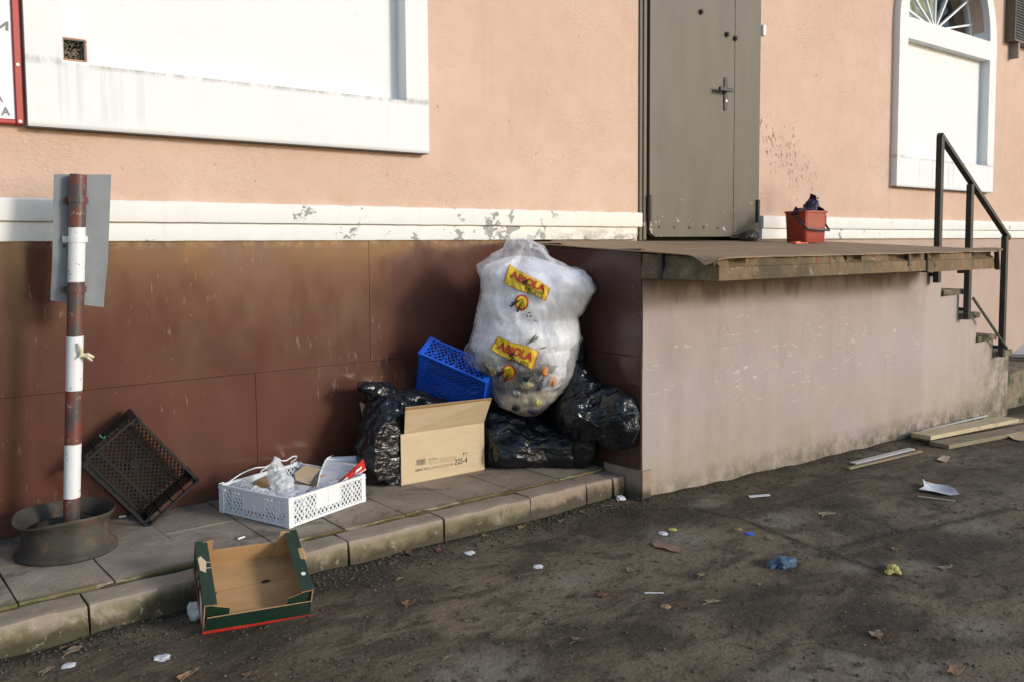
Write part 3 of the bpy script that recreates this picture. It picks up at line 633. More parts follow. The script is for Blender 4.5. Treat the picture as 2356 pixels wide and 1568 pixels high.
pl = filled([[(5.212 + .018 * math.cos(a), 2.467 + .018 * math.sin(a)) for a in [math.pi * i / 8 for i in range(9)]] + [(5.212 + .018 * math.cos(a), 2.268 + .018 * math.sin(a)) for a in [math.pi + math.pi * i / 8 for i in range(9)]]], WY - .034, WY - .0265).build('handle_plate', 'steel_dark', dl, bevel=.002)
MB().tube([(5.212, WY - .03, 2.388), (5.212, WY - .075, 2.388)], .011, 10).box((5.085, WY - .085, 2.374), (5.232, WY - .066, 2.400)).build('handle', 'steel_dark', dl, bevel=.002)
MB().tube([(5.212, WY - .033, 2.318), (5.212, WY - .039, 2.318)], .010, 10).build('lock_cylinder', 'screw', pl, True)
for bx_, bz in ((4.935, 2.90), (5.222, 2.787), (5.318, 2.772)):
    MB().tube([(bx_, WY - .026, bz), (bx_, WY - .040, bz)], .019, 12).tube([(bx_, WY - .04, bz), (bx_, WY - .05, bz)], .013, 6).build('bolt', 'steel_dark', dl, True)
for hx_, hm in ((4.414, jl), (5.600, jl)): MB().tube([(hx_, WY - .036, 1.455), (hx_, WY - .036, 1.625)], .016, 12).build('hinge', 'steel_dark', hm, True)
for i in range(5): MB().tube([(4.52 + i * .155, WY - .026, 1.415 + .006 * math.sin(i * 3)), (4.52 + i * .155, WY - .0305, 1.415 + .006 * math.sin(i * 3))], .009, 8).build('rivet', 'steel_dark', dl, True)
MB().box((5.668, WY - .018, 2.845), (5.705, WY, 2.925)).build('contact_sensor', 'white', bld, bevel=.003)

# ================================================================== LOADING PLATFORM
dock = empty('loading_platform', (4.8, PY, 0), 'raised loading platform with pink plastered sides, rusty slab edge and steps', 'platform')
ZB = 1.137                                                       # underside of slab
def wavy_front(x0, x1, z0, z1, nx, nzv, yf, amp, seed, depth, mat, nm, parent):
    mb = MB(); g = []
    for j in range(nzv + 1):
        for i in range(nx + 1):
            xx = x0 + (x1 - x0) * i / nx; zz = z0 + (z1 - z0) * j / nzv
            g.append((xx, yf + amp * (noise.noise(Vector((xx * 1.3, zz * 1.7, seed))) + .35 * noise.noise(Vector((xx * 6, zz * 6, seed)))), zz))
    n = nx + 1; fs = [(j * n + i, j * n + i + 1, (j + 1) * n + i + 1, (j + 1) * n + i) for j in range(nzv) for i in range(nx)]
    k = len(g); g += [(x0, yf + depth, z0), (x1, yf + depth, z0), (x1, yf + depth, z1), (x0, yf + depth, z1)]
    bl, br, tr, tl = 0, nx, nzv * n + nx, nzv * n
    fs += [tuple(range(0, nx + 1))[::-1] + (k, k + 1), tuple(nzv * n + i for i in range(nx + 1)) + (k + 2, k + 3), tuple(j * n for j in range(nzv + 1)) + (k + 3, k), tuple(j * n + nx for j in range(nzv + 1))[::-1] + (k + 1, k + 2), (k, k + 3, k + 2, k + 1)]
    return mb.add(g, fs).build(nm, mat, parent, True, ang=50)
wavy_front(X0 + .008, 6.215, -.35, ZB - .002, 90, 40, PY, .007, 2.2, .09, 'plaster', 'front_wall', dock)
MB().box((X0 + .03, PY + .09, -.35), (6.21, WY - .001, ZB - .002)).build('pedestal', 'bed', dock)
# stepped side of the stair
prof = [(6.217, -.4), (6.217, ZB - .004), (6.45, ZB - .004), (6.45, .91), (6.735, .91), (6.735, .722), (7.035, .722), (7.035, .531), (7.335, .531), (7.335, .39), (7.64, .39), (7.63, .15), (7.66, -.4)]
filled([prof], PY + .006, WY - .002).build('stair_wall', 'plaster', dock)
for (xa, xb, zt) in ((6.452, 6.76, .953), (6.737, 7.06, .764), (7.037, 7.36, .573), (7.337, 7.655, .43)):
    rough_block(MB(), (xa, PY - .012, zt - .042), (xb, WY - .01, zt), 8, 6, 2, .005, 9, xa * 3).build('tread', 'conc', dock, True, ang=40)
# tiled left side
MB().box((X0 + .012, PY + .02, .1), (X0 + .03, WY - .001, 1.28)).build('side_backing', 'bed', dock)
for (ya, yb, za, zb) in ((PY + .004, 3.64, .160, .737), (3.64, WY - .002, .128, .737), (PY + .004, 3.64, .737, 1.283), (3.64, WY - .002, .737, 1.315)):
    MB().box((X0, ya + .0015, za + .0015), (X0 + .026, yb - .0015, zb - .0015)).build('tile', 'brown_dark', dock, bevel=.0015)
rough_block(MB(), (X0 - .006, PY - .012, -.3), (X0 + .06, 3.30, .157), 4, 8, 10, .005, 7, 4.).build('corner_plinth', 'kerb', dock, True, ang=50)
# slab: core, edge beams, broken concrete upper edge, straps, steel floor sheet
def ztop(y): return 1.248 + (1.322 - 1.248) * (y - SY) / (WY - SY)
core = MB(); core.add([(X0 + .012, SY + .05, ZB + .004), (6.19, SY + .05, ZB + .004), (6.19, WY - .002, ZB + .004), (X0 + .012, WY - .002, ZB + .004),
                       (X0 + .012, SY + .05, ztop(SY) - .012), (6.19, SY + .05, ztop(SY) - .012), (6.19, WY - .002, ztop(WY) - .008), (X0 + .012, WY - .002, ztop(WY) - .008)],
                      [(0, 3, 2, 1), (4, 5, 6, 7), (0, 1, 5, 4), (1, 2, 6, 5), (2, 3, 7, 6), (3, 0, 4, 7)]).build('slab', 'conc', dock)
wavy_front(X0 - .004, 5.222, ZB - .003, 1.196, 130, 8, SY, .008, 8.8, .055, 'rust_edge', 'edge_beam', dock)
wavy_front(5.236, 6.205, ZB - .012, 1.192, 80, 8, SY + .004, .008, 3.3, .055, 'rust_edge', 'edge_beam', dock)
def broken(x0, x1, seed, lo, mat='rust_edge'):
    n = int((x1 - x0) / .012); vs = []; fs = []; nr = 5
    for i in range(n + 1):
        xx = x0 + (x1 - x0) * i / n
        cut = smooth(.12, .42, noise.noise(Vector((xx * 2.6, seed, 1.)))) + .25 * max(0, noise.noise(Vector((xx * 14, seed, 4.))))
        for gc, gw in ((4.45, .06), (4.90, .10), (5.12, .05), (5.33, .07), (3.42, .05), (5.95, .05)): cut = max(cut, 1.0 * smooth(1.3, .7, abs(xx - gc) / gw + .4 * noise.noise(Vector((xx * 22, seed, 3.)))))
        for j in range(nr + 1):
            t = j / nr; zz = lo + (1.241 - lo) * t
            vs.append((xx, SY + .008 + .046 * min(1., cut * 1.4) * smooth(.0, .5, t) + .003 * noise.noise(Vector((xx * 20, zz * 40, seed))), zz - .004 * cut * t))
        vs.append((xx, SY + .056, 1.241)); vs.append((xx, SY + .056, lo))
    k = nr + 3
    fs = [(i * k + j, (i + 1) * k + j, (i + 1) * k + (j + 1) % k, i * k + (j + 1) % k) for i in range(n) for j in range(k)] + [tuple(range(k)), tuple(n * k + j for j in range(k))[::-1]]
    MB().add(vs, fs).build('concrete_edge', mat, dock, True, ang=40)
broken(X0 + .01, 4.36, 2.0, 1.1975); broken(4.362, 5.215, 5.1, 1.1975); broken(5.24, 6.17, 7.7, 1.1935)
side = MB(); n = 26; vs = []
for i in range(n + 1):                                           # ragged left flank of the overhang
    yy = SY + .03 + (PY - SY - .03) * i / n
    for j in range(6):
        zz = ZB - .002 + (ztop(yy) - .014 - ZB) * j / 5; rec = .030 * smooth(.35, .75, j / 5 + .3 * nz((yy, zz, 2), 9)) * smooth(SY, SY + .25, yy) * (1 if yy < PY - .13 else .3)
        vs.append((X0 - .004 + rec + .004 * nz((yy, zz, 5), 16), yy, zz))
    vs.append((X0 + .05, yy, ztop(yy) - .014)); vs.append((X0 + .05, yy, ZB - .002))
side.add(vs, [(i * 8 + j, (i + 1) * 8 + j, (i + 1) * 8 + (j + 1) % 8, i * 8 + (j + 1) % 8) for i in range(n) for j in range(8)] + [tuple(range(8)), tuple(n * 8 + j for j in range(8))[::-1]]).build('slab_flank', 'conc', dock, True, ang=50)
MB().box((X0 - .012, 2.90, ZB - .004), (X0 + .02, 2.925, 1.258)).build('strap', 'steel_dark', dock, bevel=.002)
MB().box((5.2225, SY - .010, ZB - .014), (5.2355, SY + .03, 1.240)).build('strap', 'steel_dark', dock, bevel=.002)
MB().bar((6.19, SY - .006, ZB - .02), (6.165, SY - .006, 1.243), .016, .03, (0, 1, 0)).build('strap', 'steel_dark', dock, bevel=.002)
MB().box((5.00, SY - .008, 1.165), (5.012, SY + .02, 1.240)).build('strap', 'steel_dark', dock, bevel=.002)
mb = MB(); nx, ny = 90, 40; vs = []
for j in range(ny + 1):
    yy0 = SY - .012 + (WY - .003 - (SY - .012)) * j / ny
    for i in range(nx + 1):
        xx = X0 - .028 + (6.235 - X0 + .028) * i / nx; yy = yy0; zz = ztop(yy) - .004
        if j == 0: yy += .014 * nz((xx, 1, 1), 3.2) + .006 * nz((xx, 4, 1), 17); zz -= .006 * (1 + nz((xx, 7, 1), 5))
        if i <= 1: xx += .006 * nz((yy, 2, 2), 6)
        drop = math.exp(-((yy - 2.615) / .05) ** 2) * .042 + .003 * smooth(PY, SY, yy)
        if i == 0: zz -= drop
        elif i == 1: zz -= drop * .25
        if i == nx: zz += .012 * smooth(SY + .25, SY, yy); xx += .02 * smooth(SY + .3, SY, yy)
        zz += .0015 * nz((xx, yy, 3), 2.5)
        vs.append((xx, yy, zz))
n = nx + 1; m = len(vs); top = [(v[0], v[1], v[2] + .0045) for v in vs]
fs = [(j * n + i, j * n + i + 1, (j + 1) * n + i + 1, (j + 1) * n + i) for j in range(ny) for i in range(nx)]
edge = [i for i in range(n)] + [j * n + nx for j in range(1, ny + 1)] + [ny * n + i for i in range(nx - 1, -1, -1)] + [j * n for j in range(ny - 1, 0, -1)]
mb.add(vs + top, [f[::-1] for f in fs] + [tuple(m + q for q in f) for f in fs] + [(edge[a], edge[(a + 1) % len(edge)], m + edge[(a + 1) % len(edge)], m + edge[a]) for a in range(len(edge))]).build('floor_sheet', 'plate', dock, True, ang=60)
MB().bar((5.62, SY + .1, ZB - .012), (5.95, SY + .1, ZB - .012), .05, .008).build('loose_strip', 'steel_dark', dock)

# ---- hand rail of the steps
rail = empty('stair_railing', (6.28, PY - .03, 1.0), 'black square-tube handrail on three posts beside the platform steps', 'railing')
ry = PY - .045
for (xx, za, zb) in ((6.275, 1.015, 2.035), (6.755, .725, 1.725), (7.375, .395, 1.345)):
    MB().box((xx - .022, ry - .02, za), (xx + .022, ry + .02, zb)).build('post', 'brace', rail, bevel=.002)
MB().bar((6.262, ry, 2.052), (7.435, ry, 1.325), .042, .03, (0, 0, 1)).build('handrail', 'brace', rail, bevel=.002)
MB().bar((6.79, ry - .026, .885), (7.415, ry - .026, .455), .012, .018, (0, 0, 1)).build('brace', 'brace', rail)
for (xx, zz) in ((6.755, 1.08), (6.755, .80), (7.375, .47)): MB().box((xx - .012, ry + .019, zz - .012), (xx + .012, PY + .03, zz + .012)).build('wall_tie', 'brace', rail)
MB().box((6.262, ry + .019, 1.06), (6.288, PY + .02, 1.085)).build('wall_tie', 'brace', rail)
# low concrete block and boards beyond the steps
cb = rough_block(MB(), (7.66, 3.2, -.4), (9.4, 4.04, .17), 16, 8, 6, .02, 3, 6.).build('concrete_block', 'conc', None, True, ang=50, loc=(8.4, 3.6, 0)); tag(cb, 'low weathered concrete block beyond the platform steps', 'block')

# ================================================================== THINGS
def panel(pts, t, nm, parent, m_out, m_in, outer, sub=None):
    """thin quad board; outer = direction the printed face looks"""
    pts = [Vector(p) for p in pts]; nn = (pts[1] - pts[0]).cross(pts[2] - pts[0]).normalized()
    if nn.dot(Vector(outer)) < 0: nn = -nn
    mb = MB(); n = len(pts); mb.add([p for p in pts] + [p - nn * t for p in pts], [])
    mb.f = [tuple(range(n)), tuple(range(n, 2 * n))] + [(i, (i + 1) % n, n + (i + 1) % n, n + i) for i in range(n)]; mb.mi = [0, 1] + [1] * n
    return mb.build(nm, [m_out, m_in], parent)
def crump(p, s, o=0.):
    q = Vector((p[0] * s + o, p[1] * s, p[2] * s)); q += noise.noise_vector(q * .7) * .45
    d = noise.voronoi(q)[0]; return 1 - min(1., (d[1] - d[0]) * 1.6)
def blob(mb, c, ells, sub, disp, flat=None, m=0):
    """star-shaped body round c: soft union of ellipsoids [(centre, radii, rotz)], displaced along the ray, flattened by half-spaces"""
    c = Vector(c); bm = bmesh.new(); bmesh.ops.create_icosphere(bm, subdivisions=sub, radius=1); E_ = []
    for ec, er, rz in ells: E_.append((Vector(ec) - c, er, math.cos(rz), math.sin(rz)))
    vs = []
    for v in bm.verts:
        d = v.co.normalized(); acc = 0.; best = .02
        for ec, er, ca, sa in E_:
            dx, dy = d.x * ca + d.y * sa, -d.x * sa + d.y * ca; ox, oy = -(ec.x * ca + ec.y * sa), ec.x * sa - ec.y * ca; oz = -ec.z
            A = (dx / er[0]) ** 2 + (dy / er[1]) ** 2 + (d.z / er[2]) ** 2; B = ox * dx / er[0] ** 2 + oy * dy / er[1] ** 2 + oz * d.z / er[2] ** 2
            Cc = (ox / er[0]) ** 2 + (oy / er[1]) ** 2 + (oz / er[2]) ** 2 - 1; disc = B * B - A * Cc
            if disc > 0:
                t = (-B + math.sqrt(disc)) / A
                if t > 0: acc += t ** 8
        r = max(best, acc ** .125); p = c + d * r; p += d * disp(p)
        for ax, val, sg in (flat or []):
            if (p[ax] - val) * sg > 0: p[ax] = val + (p[ax] - val) * .03
        vs.append(p)
    bm.verts.index_update(); mb.add(vs, [tuple(v.index for v in f.verts) for f in bm.faces], m); bm.free(); return mb

# ---------------------------------------------------------------- sign post in a wheel
sp = empty('sign_post', (.763, 3.745, ZP), 'red and white striped pole with grey sign plate, standing in a rusty wheel', 'sign post')
wc = Vector((.763, 3.745, ZP))
prof = [(.226, 0), (.234, .005), (.236, .013), (.230, .022), (.216, .028), (.208, .040), (.201, .060), (.198, .080), (.196, .100), (.197, .118), (.203, .136), (.212, .146), (.221, .157), (.226, .165), (.223, .170), (.220, .168), (.208, .154), (.198, .138), (.186, .118), (.178, .098), (.182, .075), (.195, .05), (.208, .03), (.215, .012)]
prof = [(r_ * .79, z_ * .94) for r_, z_ in prof]; mb = MB().lathe(prof, 72, wc, closed=True)
for v in mb.v:                                        # dented upper lip
    d = v - wc; a = math.atan2(d.y, d.x); f = max(0, math.cos(a - R(205))) ** 6 * smooth(.11, .16, d.z)
    v.x += d.x * .10 * f; v.y += d.y * .10 * f; v.z -= .012 * f; v.z += .004 * math.sin(3 * a) * smooth(.1, .17, d.z)
wh = mb.build('wheel_rim', 'wheel', sp, True, ang=60)
disc = [(.182, .098), (.165, .092), (.150, .100), (.138, .116), (.122, .120), (.105, .108), (.088, .085), (.040, .080), (.0, .080)]
disc = disc + [(0, .074), (.09, .078), (.108, .10), (.122, .112), (.136, .108), (.150, .092), (.165, .085), (.183, .09)]
mb = MB().lathe([(r_ * .79, z_ * .94) for r_, z_ in disc], 72, wc, closed=True).build('wheel_disc', 'wheel', wh, True, ang=60)
foot = hy(163, 1196, 3.745); foot.z = ZP + .075; topp = hy(180, 402, 3.745); path = [foot.lerp(topp, i / 14) for i in range(15)]
pole = MB().tube(path, .0305, 20).build('pole', 'pole', sp, True, ang=60)
pa, pb, pc, pd = hy(124, 401, 3.79), hy(256, 402, 3.765), hy(244, 708, 3.765), hy(119, 692, 3.79)
mb = MB(); n = 14; vs = []
for j in range(n + 1):
    for i in range(9):
        u, v = i / 8, j / n; p = (pa * (1 - u) + pb * u) * (1 - v) + (pd * (1 - u) + pc * u) * v
        p = p + Vector((0, .035 * smooth(.7, 1, u) * smooth(.62, 1, v) + .02 * smooth(.25, 0, u) * smooth(.6, 1, v), 0)); vs.append(p)
vs2 = [p + Vector((0, .003, 0)) for p in vs]; m = len(vs); fs = [(j * 9 + i, j * 9 + i + 1, (j + 1) * 9 + i + 1, (j + 1) * 9 + i) for j in range(n) for i in range(8)]
ed = list(range(9)) + [j * 9 + 8 for j in range(1, n + 1)] + [n * 9 + i for i in range(7, -1, -1)] + [j * 9 for j in range(n - 1, 0, -1)]
plt = mb.add(vs + vs2, fs + [tuple(m + q for q in f)[::-1] for f in fs] + [(ed[a], m + ed[a], m + ed[(a + 1) % len(ed)], ed[(a + 1) % len(ed)]) for a in range(len(ed))]).build('sign_plate', 'sign_back', sp, True, ang=30)
for t in (.82, .93, .68):
    q = foot.lerp(topp, t); MB().lathe([(.031, -.012), (.0345, -.012), (.0345, .012), (.031, .012)], 20, q, closed=True).box(q + Vector((-.045, .026, -.012)), q + Vector((.045, .036, .012))).build('clamp', 'pole', pole)
bq = hy(147, 566, 3.782); MB().tube([bq, bq - Vector((0, .006, 0))], .006, 8).build('bolt', 'steel_dark', plt)
rq = hy(187, 815, 3.708); mb = MB()
mb.tube([rq + Vector((-.012, .0, .045)), rq + Vector((-.004, -.012, .02)), rq, rq + Vector((.016, -.012, -.006))], [.004, .006, .010, .006], 8)
for dx, dz, wv_ in ((.042, -.012, .016), (.036, -.026, .012), (-.012, -.012, .008)):
    a = rq; b = rq + Vector((dx, -.012, dz)); mb.tube([a, a.lerp(b, .5) + Vector((0, -.006, .004)), b], [.004, wv_ * .6, wv_ * .3], 6)
rb = mb.build('ribbon_knot', 'ribbon', None, True, loc=rq); tag(rb, 'knot of cream plastic ribbon tied round the striped pole', 'ribbon')

# ---------------------------------------------------------------- crates
def crate(name, label, P, ex, ey, L, W, H, mat, style):
    ex = Vector(ex).normalized(); ey = Vector(ey); ey = (ey - ex * ey.dot(ex)).normalized(); ez = ex.cross(ey); M = frame_M(P, ex, ey, ez)
    root = empty(name, Vector(P), label, 'crate'); t = .004
    sp_, bw, ang = style['sp'], style['bw'], style['ang']
    b = MB(M).lattice((.01, .01, .003), (1, 0, 0), (0, 1, 0), L - .02, W - .02, sp_, bw, t, ang)
    b.box((0, 0, 0), (L, .012, .006)).box((0, W - .012, 0), (L, W, .006)).box((0, .012, 0), (.012, W - .012, .006)).box((L - .012, .012, 0), (L, W - .012, .006))
    for k in style.get('ribs', ()): b.bar((L * k, .005, .004), (L * k, W - .005, .004), .010, .007)
    if style.get('disc'):
        b.lathe([(0, .000), (.024, .000), (.024, .008), (0, .008)], 20, (L / 2, W / 2, 0)); b.bar((.01, .01, .004), (L - .01, W - .01, .004), .004, .006); b.bar((L - .01, .01, .0042), (.01, W - .01, .0042), .004, .006)
    b.build('base_grid', mat, root)
    for (o, ax, ln) in (((0, .003, 0), (1, 0, 0), L), ((0, W - .003, 0), (1, 0, 0), L), ((.003, 0, 0), (0, 1, 0), W), ((L - .003, 0, 0), (0, 1, 0), W)):
        o = Vector(o); ax = Vector(ax); nn = ax.cross(Vector((0, 0, 1))); s = MB(M)
        s.bar(o + Vector((0, 0, H - .006)), o + ax * ln + Vector((0, 0, H - .006)), .010, .012); s.bar(o + Vector((0, 0, .006)), o + ax * ln + Vector((0, 0, .006)), .008, .012)
        nseg = style.get('seg', 6); z0, z1 = .012, H - .012
        for k in range(nseg + 1): q = o + ax * (.012 + (ln - .024) * k / nseg); s.bar(q + Vector((0, 0, .004)), q + Vector((0, 0, H - .004)), .005, .006, nn)
        hole = style.get('hole')
        for k in range(nseg):
            a = .012 + (ln - .024) * k / nseg; w_ = (ln - .024) / nseg
            if k in style.get('solid', ()): s.bar(o + ax * a + Vector((0, 0, (z0 + z1) / 2 + style.get('lift', 0))), o + ax * (a + w_) + Vector((0, 0, (z0 + z1) / 2 + style.get('lift', 0))), .003, z1 - z0 - 2 * abs(style.get('lift', 0)))
            if hole and k in hole: s.lattice(o + ax * a + Vector((0, 0, z0)), ax, (0, 0, 1), w_, (z1 - z0) * .5, sp_, bw, .0035, style['sang']); s.bar(o + ax * a + Vector((0, 0, z0 + (z1 - z0) * .55)), o + ax * (a + w_) + Vector((0, 0, z0 + (z1 - z0) * .55)), .006, .008)
            else: s.lattice(o + ax * a + Vector((0, 0, z0)), ax, (0, 0, 1), w_, z1 - z0, sp_ * style.get('sk', 1), bw, .0035, style['sang'])
        s.build('side_panel', mat, root)
    for (x, y) in ((0, 0), (L, 0), (0, W), (L, W)):
        c = MB(M); sx, sy = (1 if x == 0 else -1), (1 if y == 0 else -1); a = style.get('post', .022)
        c.box((min(x - sx * .003, x + sx * a), min(y - sy * .003, y), -.002), (max(x - sx * .003, x + sx * a), max(y - sy * .003, y + sy * .006), H + .004))
        c.box((min(x - sx * .003, x), min(y + sy * .006, y + sy * a), -.002), (max(x - sx * .003, x + sx * .006), max(y + sy * .006, y + sy * a), H + .004))
        c.box((min(x - sx * .005, x + sx * a), min(y - sy * .005, y + sy * a), H * .86), (max(x - sx * .005, x + sx * a), max(y - sy * .005, y + sy * a), H * .86 + .006)); c.box((min(x - sx * .005, x + sx * a), min(y - sy * .005, y + sy * a), .012), (max(x - sx * .005, x + sx * a), max(y - sy * .005, y + sy * a), .017))
        c.build('corner_post', mat, root, bevel=.001)
    return root, M
bc, MBk = crate('crate', 'black plastic lattice crate tipped on its corner against the brown tiles', (1.121, 4.022, .127), (.772, -.118, .625), (-.624, .051, .780), .275, .395, .178, 'black_plastic',
                dict(sp=.0165, bw=.0050, ang=45, sang=45, disc=True, seg=4, hole=(0, 1, 2, 3), post=.026, ribs=(.25, .75)))
mb = MB()
for (px, py) in ((234, 1005),):
    q = hy(px, py, 3.845); mb.tube([q + Vector((-.008, 0, .012)), q, q + Vector((.008, -.004, -.004)), q + Vector((.014, -.002, .004))], .0022, 5)
tag(mb.build('green_string', 'green_string', None, True, loc=hy(228, 1015, 3.845)), 'short green string tied through the black crate', 'string')
crate('crate', 'bright blue plastic lattice crate tipped on its side in the cardboard box', CAM + (Vector((2.559, 3.986, .731)) - CAM) * .965, (.541, -.762, -.356), (.302, .571, -.763), .389, .277, .132, 'blue_plastic',
      dict(sp=.0200, bw=.0043, ang=38, sang=50, seg=6, post=.024))
WT = Vector((1.548, 3.427, ZP + .003)); wx = Vector((.95, .312, 0)).normalized(); wy = Vector((-.312, .95, 0)).normalized()
crate('crate', 'white plastic crate full of packaging waste standing on the paving', WT, wx, wy, .465, .44, .125, 'white_plastic',
      dict(sp=.0185, bw=.0058, ang=45, sang=52, seg=6, post=.026, solid=(2, 3), lift=.014))
def W(u, v, h): return WT + wx * (u * .465) + wy * (v * .44) + Vector((0, 0, h))
def sheet(name, pts, t, mat, label, cat, nrm=None, bev=0.):
    pts = [Vector(p) for p in pts]; nn = Vector((0, 0, 0))
    for i in range(len(pts)): nn += (pts[i] - pts[0]).cross(pts[(i + 1) % len(pts)] - pts[0])
    nn.normalize(); c = sum(pts, Vector()) / len(pts); o = MB().prism(pts, nn * t).build(name, mat, None, loc=c, bevel=bev); return tag(o, label, cat)
def lite(px, py, h):                                   # a pixel at a height above the paving
    return hz(px, py, ZP + h)
def c3(x, y): return (405 + x * .3169, 994 + y * .3169)
# cardboard sheets and film in the white crate
def film_lump(name, c, ells, label, mat='thin_film', amp=.012, sub=5, cat='bag'):
    c = Vector(c); sd2 = c.x * 31
    def f(p):
        q = p + noise.noise_vector(p * 14) * .02
        return amp * 1.8 * (crump(q, 17, sd2) - .5) + amp * .9 * (crump(q, 38, sd2) - .5) + amp * 1.6 * nz(p, 13, sd2)
    return tag(blob(MB(), c, ells, sub, f).build(name, mat, None, True, loc=c, ang=40), label, cat)
def pq(x, y, Y): return hy(*c3(x, y), Y)
sheet('cardboard_sheet', [pq(548, 378, 3.84), pq(600, 338, 3.89), pq(752, 272, 3.93), pq(738, 340, 3.87), pq(716, 385, 3.80), pq(640, 445, 3.74)], .004, 'card_brown', 'brown cardboard sheet standing at the back of the white crate', 'cardboard')
sheet('cardboard_sheet', [pq(640, 452, 3.70), pq(718, 376, 3.74), pq(724, 470, 3.68), pq(690, 484, 3.66)], .004, 'card_brown', 'small brown cardboard flap beside the film in the white crate', 'cardboard')
sheet('cardboard_piece', [pq(862, 292, 3.72), pq(940, 233, 3.80), pq(1046, 262, 3.80), pq(988, 382, 3.70), pq(868, 342, 3.70)], .004, 'card_grey', 'grey-brown cardboard piece folded over the white crate contents', 'cardboard')
sheet('cardboard_piece', [pq(986, 387, 3.695), pq(1046, 310, 3.73), pq(1088, 300, 3.74), pq(1096, 345, 3.70), pq(1000, 428, 3.64)], .004, 'card_brown', 'narrow cardboard flap hanging by the white tray', 'cardboard')
sheet('cardboard_piece', [pq(745, 492, 3.58), pq(885, 412, 3.66), pq(1000, 426, 3.62), pq(1010, 452, 3.58), pq(820, 516, 3.50)], .004, 'card_grey', 'flat grey-brown board lying over the front corner of the white crate', 'cardboard')
sheet('paper_strip', [pq(760, 470, 3.60), pq(830, 428, 3.66), pq(900, 375, 3.72), pq(985, 390, 3.67), pq(880, 425, 3.64)], .002, 'white_print', 'white folded paper strip in the middle of the white crate', 'paper')
film_lump('film_bag', W(.33, .50, .115), [(W(.31, .46, .10), (.045, .05, .07), .3), (W(.37, .60, .15), (.032, .04, .07), .3)], 'crumpled clear film bag upright in the white crate', cat='film bag')
film_lump('film_bag', W(.16, .58, .09), [(W(.12, .55, .085), (.035, .11, .038), .3), (W(.16, .84, .095), (.04, .05, .04), .3)], 'cloudy plastic film lying along the left side of the white crate', cat='film bag')
film_lump('film_bag', W(.70, .22, .055), [(W(.62, .2, .05), (.16, .06, .045), .3), (W(.82, .2, .06), (.08, .06, .04), .3)], 'clouded film packed low in the right of the white crate', cat='film bag')
film_lump('crumpled_paper', W(.34, .30, .05), [(W(.3, .3, .05), (.12, .12, .045), .3), (W(.5, .6, .05), (.16, .15, .045), .3)], 'crumpled white paper at the bottom of the white crate', 'paper', .01, 4, 'paper')
# white tray with red printed side
tr_ = empty('paper_tray', W(.85, .6, .1), 'white cardboard tray with a red printed side sticking out of the white crate', 'tray')
ra, rb2, ra2, rb3 = hy(779, 1118, 3.545), hy(842, 1077, 3.66), hy(768, 1116, 3.57), hy(836, 1054, 3.70)
n1, n2, n3, n4 = hy(725, 1137, 3.54), hy(735, 1089, 3.74), hy(747, 1056, 3.93), hy(830, 1061, 3.86)
panel([ra, rb2, n4, n3, n2, n1], .003, 'tray_floor', tr_, 'white_print', 'white_print', (0, -.4, 1))
panel([ra + Vector((0, -.002, -.006)), rb2 + Vector((0, -.002, -.006)), rb3, ra2], .003, 'red_side', tr_, 'red_print', 'white_print', (.3, -1, 0))
panel([n3, n4, n4 + Vector((.005, .015, .028)), n3 + Vector((.03, .012, .006))], .003, 'back_side', tr_, 'white_print', 'white_print', (0, -1, .5))
panel([n2, n3, hy(766, 1045, 3.95), hy(752, 1052, 3.90), hy(744, 1066, 3.85)], .003, 'side_flap', tr_, 'white_print', 'white_print', (1, -.6, .3))
for u in (.12, .62): e0 = (ra.lerp(rb2, u) * .62 + ra2.lerp(rb3, u) * .38) + Vector((.002, -.006, 0)); e1 = (ra.lerp(rb2, u + .22) * .62 + ra2.lerp(rb3, u + .22) * .38) + Vector((.002, -.006, 0)); MB().prism([e0, e1, e1 + Vector((0, 0, .011)), e0 + Vector((0, 0, .011))], (.0, -.0012, .0)).build('white_mark', 'white_print', tr_)
st = [c3(*p) for p in ((355, 378), (410, 340), (470, 300), (530, 272), (580, 255), (650, 250), (700, 225), (745, 188), (765, 205), (800, 203), (850, 172), (876, 170), (868, 192), (838, 212), (832, 232))]
dp = [3.86 + .10 * i / 14 for i in range(15)]; mb = MB().tube([hy(p[0], p[1], dp[i]) for i, p in enumerate(st)], .0032, 6)
st2 = [c3(*p) for p in ((745, 190), (755, 205), (720, 222), (690, 236), (650, 262), (622, 275), (612, 295))]; mb.tube([hy(p[0], p[1], 3.93 - .005 * i) for i, p in enumerate(st2)], .0028, 6)
tag(mb.build('string', 'white_print', None, True, loc=hy(*st[0], dp[0])), 'thin white string looping up from the back of the white crate', 'string')

# ---------------------------------------------------------------- green fruit carton leaning on the kerb
GT = Vector((.997, 2.915, .012)); gx = Vector((.973, -.231, -.024)).normalized(); gy = Vector((.221, .885, .410)); gy = (gy - gx * gy.dot(gx)).normalized(); gzv = gx.cross(gy)
def Gp(x, y, z): return GT + gx * x + gy * y + gzv * z
gL, gW, gH, gF = .362, .314, .124, .074
gb = empty('fruit_carton', GT, 'open dark green fruit carton with red bottom edge, leaning on the kerb', 'carton')
panel([Gp(.003, .003, 0), Gp(gL - .003, .003, 0), Gp(gL - .003, gW - .003, 0), Gp(.003, gW - .003, 0)], .005, 'floor', gb, 'green_print', 'card_brown', -gzv)
fw_ = panel([Gp(0, 0, .006), Gp(gL, 0, .006), Gp(gL - .003, -.006, gF), Gp(.012, -.008, gF - .002)], .004, 'front_wall', gb, 'green_print', 'card_brown', -gy)
panel([Gp(.0, -.0015, -.004), Gp(gL, -.0015, -.004), Gp(gL, -.0015, .0058), Gp(0, -.0015, .0058)], .003, 'red_strip', fw_, 'red_print', 'red_print', -gy)
